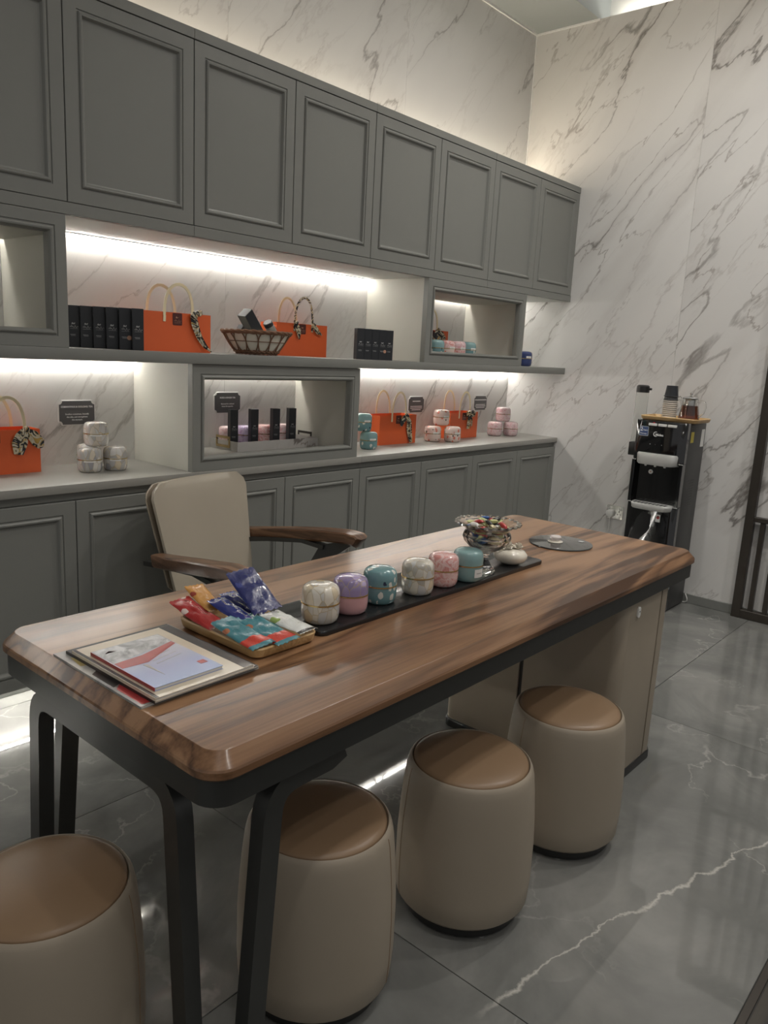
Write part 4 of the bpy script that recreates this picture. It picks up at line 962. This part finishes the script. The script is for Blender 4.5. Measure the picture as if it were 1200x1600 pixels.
t_ = magazine('small blue booklet with red spine on top of the magazines', -3.828, -1.648, ZT+.0184, .152, .226, .007, .006, blue_mat(), GM,
         [('street_print', [(-.074, .030), (.074, .060), (.074, .111), (-.074, .111)], P_photo), ('red_band', [(-.074, .000), (-.02, -.004), (.074, .045), (.074, .060), (-.01, .034), (-.074, .030)], P_red),
          ('shadow_figure', [(-.036, -.010), (-.028, -.012), (-.030, -.075)], P_grey), ('roof_mark', [(-.062, .085), (-.050, .094), (-.036, .085)], P_red), ('seal', [(.050, -.078), (.066, -.078), (.066, -.062), (.050, -.062)], P_red),
          ('print_line', [(-.005, .010), (.045, .022), (.045, .0235), (-.005, .0115)], M['print_grey']), ('print_line', [(-.010, -.006), (.050, .008), (.050, .0095), (-.010, -.0045)], M['print_grey']), ('print_line', [(-.012, -.022), (.052, -.008), (.052, -.0065), (-.012, -.0205)], M['print_grey'])], P_red)

# ------------------------------------------------------------------ water dispenser
wd_ = thing('water_dispenser', 'black floor-standing water dispenser against the marble side wall', 'water dispenser', (-.195, -1.2385, 0), -PI/2)
hw = .1465
MB().box(-hw, hw, -.098, .150, .012, 1.088, .003, 2).build('cabinet', M['disp_side'], wd_)
MB().prism(rrect(-hw+.01, hw-.01, -.10, .14, .01), 0, .012).build('foot', M['black_base'], wd_)
def fascia(z0, z1, bul, nm, mat, hw_=hw):
    b_ = MB(); n_ = 14; rings = []
    for z, k in ((z0, .9), (z0+.004, 1), (z1-.006, 1), (z1, .88)):
        ring = [(-hw_, -.0985, z)] + [(-hw_+2*hw_*i/n_, -.0985-(.046+bul*(1-(2*i/n_-1)**2))*k*min(1, .70+6*min(i, n_-i)/n_), z) for i in range(n_+1)] + [(hw_, -.0985, z)]
        rings.append(ring)
    return b_.loops(rings).build(nm, mat, wd_, ang=35)
fascia(.868, 1.094, .012, 'upper_front', M['black_gloss'])
ld = fascia(.014, .618, .012, 'lower_door', M['black_gloss'])
MB().box(-hw, -hw+.018, -.145, -.0985, .62, .867, .002, 1).build('niche_side', M['black_gloss'], wd_)
MB().box(hw-.018, hw, -.145, -.0985, .62, .867, .002, 1).build('niche_side', M['black_gloss'], wd_)
MB().box(-hw+.018, hw-.018, -.104, -.0985, .62, .867).build('niche_back', M['black_gloss'], wd_, smooth=False)
for sx in (-1, 1):
    for z in (.866, .620): MB().box(sx*(hw-.011)-.012, sx*(hw-.011)+.012, -.1475, -.144, z-.002, z+.002).build('trim_bar', M['silver_plastic'], wd_, smooth=False)
def hood(z0, z1, dep, x0, x1, nm, taper=.012):
    P = []; n_ = 16
    for i in range(n_+1):
        u = -1+2*i/n_; P.append(((x0+x1)/2+u*(x1-x0)/2, -.150-dep*(1-abs(u)**5)**.5))
    b_ = MB(); rings = []
    for z, k in ((z0, .90), (z0+.006, .97), (z1-.008, 1), (z1, .94)):
        rings.append([((x0+x1)/2+(x-(x0+x1)/2)*k, -.146+(y+.146)*k, z) for x, y in P]+[(x1-.004, -.110, z), (x0+.004, -.110, z)])
    return b_.loops(rings).build(nm, M['silver_plastic'], wd_, ang=40)
hd = hood(.848, .912, .040, -.118, .118, 'tap_hood')
for x in (-.055, 0, .055): MB().lathe([(.006, 0), (.008, .012)], 10, c=(x, -.165, .838)).build('spout', M['white_plastic'], hd)
dt = hood(.592, .626, .050, -.120, .120, 'drip_tray')
for k in range(9): MB().box(-.095+k*.022, -.083+k*.022, -.188, -.150, .6262, .6275).build('slot', M['black_base'], dt, smooth=False)
for k, x in enumerate((-.043, .012, .067)):
    bt = MB().box(x-.024, x+.024, -.164, -.148, 1.066, 1.080, .002, 2).build('button', M['white_plastic'], wd_)
    if k == 0: MB().lathe([(.009, 0), (.009, .004), (.006, .006)], 14, c=(x+.004, -.150, 1.080)).build('safety_lock', plain('red_plastic', (.4, .02, .03), .35), bt)
yF = -.1600
q_ = MB(); merge(q_, text_mb('Midea', .019, 'LEFT', .0003), rot(PI/2, 0, 0, (-.022, yF, 1.012)))
arcp = [(-.020+.0125*math.cos(a), yF, 1.0205+.0125*math.sin(a)) for a in [PI*.35+PI*1.35*i/14 for i in range(15)]]
q_.tube(arcp, .0016, 6, scale=[.4]+[.7+.6*math.sin(PI*i/14) for i in range(1, 14)]+[.4]); q_.build('brand_mark', M['print_white'], wd_, smooth=False)
sk = MB().prism(rrect(-.027, .027, -.027, .027, .004), 0, .0015, M=rot(PI/2, 0, -.10, (-.092, -.1535, 1.032))).build('warranty_sticker', plain('sticker_rim', (.55, .58, .62), .4), wd_, smooth=False)
MB().prism(rrect(-.0245, .0245, -.0245, .0245, .003), .0015, .0018, M=rot(PI/2, 0, -.10, (-.092, -.1535, 1.032))).build('sticker_face', plain('sticker_blue', (.06, .10, .24), .35), sk, smooth=False)
q_ = MB(); merge(q_, text_mb('2', .030, 'LEFT', .0006), rot(PI/2, 0, -.10, (-.114, -.1536, 1.032))); merge(q_, text_mb('Years', .012, 'LEFT', .0002), rot(PI/2, 0, -.10, (-.098, -.1552, 1.034))); merge(q_, text_mb('Warranty', .010, 'LEFT', .0001), rot(PI/2, 0, -.10, (-.114, -.1536, 1.015)))
q_.build('sticker_text', M['print_white'], sk, smooth=False)
for x in (-.048, -.016, .018): MB().lathe([(.0028, 0), (.0028, .0008)], 10, M=rot(PI/2, 0, 0, (x, -.1555, .962))).build('indicator', M['print_grey'], wd_, smooth=False)
rs_ = MB().lathe([(.013, 0), (.013, .0012)], 20, M=rot(PI/2, 0, 0, (-.045, -.104, .80))).build('round_sticker', M['white_plastic'], wd_, smooth=False)
MB().lathe([(.004, 0), (.004, .0004)], 10, M=rot(PI/2, 0, 0, (-.045, -.1052, .80))).build('round_mark', M['print_copper'], rs_, smooth=False)
bg = MB().prism(rrect(-.013, .013, -.022, .022, .002), 0, .0015, M=rot(PI/2, 0, 0, (.050, -.1555, .548))).build('energy_badge', M['print_white'], ld, smooth=False)
MB().lathe([(.0095, 0), (.0095, .0004)], 16, M=rot(PI/2, 0, 0, (.050, -.157, .553))).build('badge_disc', plain('badge_red', (.45, .03, .03), .4), bg, smooth=False)
MB().prism([(-.008, -.001), (.002, .009), (.006, .007), (-.003, -.003)], 0, .0003, M=rot(PI/2, 0, 0, (.050, -.1575, .555))).build('badge_slash', M['black_base'], bg, smooth=False)
# curved highlight and sheen of the lower door, built as line and plate
pth = [(-.070, -.157, .33), (-.060, -.158, .38), (-.035, -.160, .42), (-.005, -.161, .445), (.014, -.161, .47), (.016, -.160, .50), (.012, -.159, .53)]
MB().tube(pth, .0007, 6, scale=[.6, 1, 1.2, 1.2, 1.1, .8, .4]).build('door_highlight_line', M['silver_plastic'], ld)
MB().prism([(-.125, .30), (-.085, .33), (-.070, .38), (-.040, .425), (-.008, .452), (.008, .48), (.010, .56), (-.04, .575), (-.075, .53), (-.10, .42)], 0, .0095, .003, 2, M=rot(PI/2, 0, 0, (0, -.150, 0))).build('door_wave_sheen', plain('smoke_sheen', (.020, .020, .021), .5, 0, .0, Specular_IOR_Level=.3), ld, ang=60)
# side stickers and vents (right side = +x)
MB().box(hw, hw+.0008, -.075, -.03, .985, 1.045).build('yellow_sticker', plain('yellow_paper', (.55, .45, .05), .5), wd_, smooth=False)
MB().box(hw, hw+.0008, .085, .135, .955, 1.055).build('white_sticker', M['white_plastic'], wd_, smooth=False)
for c_ in range(4):
    for k in range(10): MB().box(hw-.0005, hw+.0006, -.02+c_*.022, -.006+c_*.022, .62+k*.016, .627+k*.016).build('vent_slot', M['black_base'], wd_, smooth=False)
# cup tube on the dispenser's left side
cu = thing('cup_tube', 'clear plastic cup tube with black lid on the dispenser side', 'cup holder', (-.195, -1.047, .872))
MB().box(-.034, .034, -.043, .034, 0, .078, .004, 2).build('bracket', M['black_base'], cu)
MB().lathe([(.036, .079), (.036, .372), (.034, .372), (.034, .079)], 28, cap0=False, cap1=False).build('tube', M['plastic_clear'], cu, ang=40)
lb = MB().lathe([(.037, .368), (.0375, .39), (.036, .404), (.028, .411), (.001, .412)], 28).build('tube_lid', M['black_base'], cu, ang=40)
MB().box(-.008, .008, -.052, -.034, .384, .396, .002, 1).build('lid_tab', M['black_base'], lb)
# tray, cups and teapot on the dispenser
zd = 1.0945
dt2 = thing('serving_tray', 'bamboo tray on top of the water dispenser', 'tray', (-.205, -1.262, zd))
tray(dt2, .118, .165, .024, .008, M['bamboo'], r=.03)
zi2 = zd+.0072
M['ripple'] = plain('ripple_card', (.60, .56, .50), .7)
def cup(lab, z, mat, grp, s_=1.0, rib=True):
    t = thing('paper_cup', lab, 'cup', (-.205, -1.222, z), group=grp)
    n_ = 24; pr_ = [(.0395*s_, .0), (.0405*s_, .002), (.0395*s_, .004)]+[((.0378-.0075*v)*s_, .004+.058*v) for v in [i/8 for i in range(9)]]+[(.001, .062)]
    MB().lathe(pr_, n_, cap0=False, cap1=False, wob=(lambda a, zz: 1+.012*math.cos(12*a)) if rib else None).build('wall', mat, t, ang=40)
    MB().lathe([(.0390*s_, 0), (.0430*s_, .0028), (.0390*s_, .0056), (.038*s_, .0028), (.0390*s_, 0)], n_, cap0=False, cap1=False).build('rim', mat, t, ang=60)
    return t
ordn = ['lowest', 'second', 'third', 'fourth', 'fifth', 'sixth', 'seventh', 'eighth', 'ninth', 'tenth']
for k in range(10): cup('upturned white ripple cup, %s of the stack on the dispenser' % ordn[k], zi2+.0108*k, M['ripple'], 'stacked white ripple cups')
cup('upturned dark grey cup under the black one on the stack', zi2+.0108*10, plain('grey_cup', (.055, .056, .058), .45), 'dark cups on the stack', 1.0, False)
cup('upturned black cup topping the stack on the dispenser', zi2+.0108*10+.019, M['black_card'], 'dark cups on the stack', 1.0, False)
tp = thing('teapot', 'glass teapot of dark tea with steel infuser lid', 'teapot', (-.200, -1.333, zi2))
MB().lathe([(.001, 0), (.054, 0), (.058, .004), (.057, .02), (.048, .07), (.042, .105), (.041, .118), (.0435, .122), (.042, .122), (.0395, .118), (.0405, .105), (.0465, .07), (.0555, .02), (.0565, .006), (.053, .002), (.001, .002)], 36).build('pot', M['glass'], tp, ang=50)
MB().lathe([(.001, .0024), (.0525, .0024), (.0555, .007), (.0548, .02), (.0458, .07), (.0432, .086), (.001, .086)], 36).build('tea', M['tea'], tp, ang=50)
inf = MB().lathe([(.027, .03), (.028, .118), (.036, .122)], 24, cap1=False).build('infuser', M['steel'], tp)
ldp = MB().lathe([(.044, .1225), (.045, .127), (.034, .134), (.012, .137), (.005, .140), (.004, .144), (.008, .148), (.0095, .153), (.007, .158), (.001, .160)], 28).build('pot_lid', M['chrome'], tp, ang=40)
MB().tube([(0, -.041, .108), (0, -.062, .117), (0, -.080, .108), (0, -.086, .080), (0, -.078, .048), (0, -.056, .026)], .0045, 8).build('handle', M['glass'], tp, ang=60)
MB().sweep([(0, .040, .085), (0, .052, .104), (0, .060, .122), (0, .068, .128)], [(.010*math.cos(2*PI*i/10), .010*math.sin(2*PI*i/10)) for i in range(10)], scale=[1.3, 1, .8, .9]).build('spout', M['glass'], tp, ang=60)

# ------------------------------------------------------------------ socket and plug
so = thing('wall_socket', 'steel double wall socket beside the water dispenser', 'socket', (0, -.878, .470))
MB().prism(rrect(-.054, .054, -.043, .043, .006), 0, .006, .001, 1, M=rot(PI/2, 0, -PI/2)).build('plate', M['steel'], so)
for y in (.030, -.034): MB().box(-.0085, -.005, y-.006, y+.006, .018, .034, .001, 1).build('switch', M['white_plastic'], so)
for dy in (-.028,):
    for p_ in ((0, .006), (-.011, -.012), (.011, -.012)): MB().box(-.0065, -.0055, dy+p_[0]-.003, dy+p_[0]+.003, p_[1]-.003, p_[1]+.003).build('pin_hole', M['black_base'], so, smooth=False)
pl = thing('power_plug', 'white plug in the wall socket with a white cord', 'plug', (-.0065, -.853, .462))
MB().prism(rrect(-.023, .023, -.024, .022, .016), 0, .026, .006, 3, M=rot(PI/2, 0, -PI/2)).build('plug_body', M['white_plastic'], pl, ang=60)
cp = [(-.014, 0, -.024), (-.014, 0, -.06), (-.012, -.001, -.15), (-.012, -.004, -.30), (-.016, -.012, -.42), (-.03, -.04, -.452), (-.034, -.14, -.457), (-.022, -.30, -.457), (-.02, -.50, -.457), (-.022, -.545, -.450), (-.028, -.552, -.43), (-.030, -.54, -.40)]
sp = []
for k in range(len(cp)-1):
    p0, p1, p2, p3 = (Vector(cp[max(0, k-1)]), Vector(cp[k]), Vector(cp[k+1]), Vector(cp[min(len(cp)-1, k+2)]))
    for q in range(5):
        t = q/5; sp.append(.5*((2*p1)+(p2-p0)*t+(2*p0-5*p1+4*p2-p3)*t*t+(3*p1-p0-3*p2+p3)*t**3))
sp.append(Vector(cp[-1]))
MB().tube(sp, .0035, 8).build('cord', M['white_plastic'], pl)

# ------------------------------------------------------------------ lattice screen on the side wall
ls = thing('lattice_screen', 'dark bronze slatted screen standing against the marble side wall', 'screen', (-.035, -2.30, 0))
HS = 2.45; y0s, y1s = -2.93, -1.668
for y in (y1s-.024, y0s+.024): MB().box(-.055, -.013, y-.024, y+.024, 0, HS, .002, 1).build('stile', M['bronze'], ls, world=True)
for z in (.001, HS-.05): MB().box(-.0545, -.0135, y0s+.048, y1s-.048, z, z+.05, .002, 1).build('rail', M['bronze'], ls, world=True)
for z in (.567, 1.22, 1.86): MB().box(-.052, -.016, y0s+.048, y1s-.048, z, z+.026, .0015, 1).build('cross_rail', M['bronze'], ls, world=True)
y = -1.764; k = 0
while y > y0s+.06:
    z1 = .567 if k == 0 else HS-.05
    MB().box(-.048, -.020, y-.0125, y+.0125, .051, z1, .0012, 1).build('slat', M['bronze'], ls, world=True)
    y -= .0765; k += 1
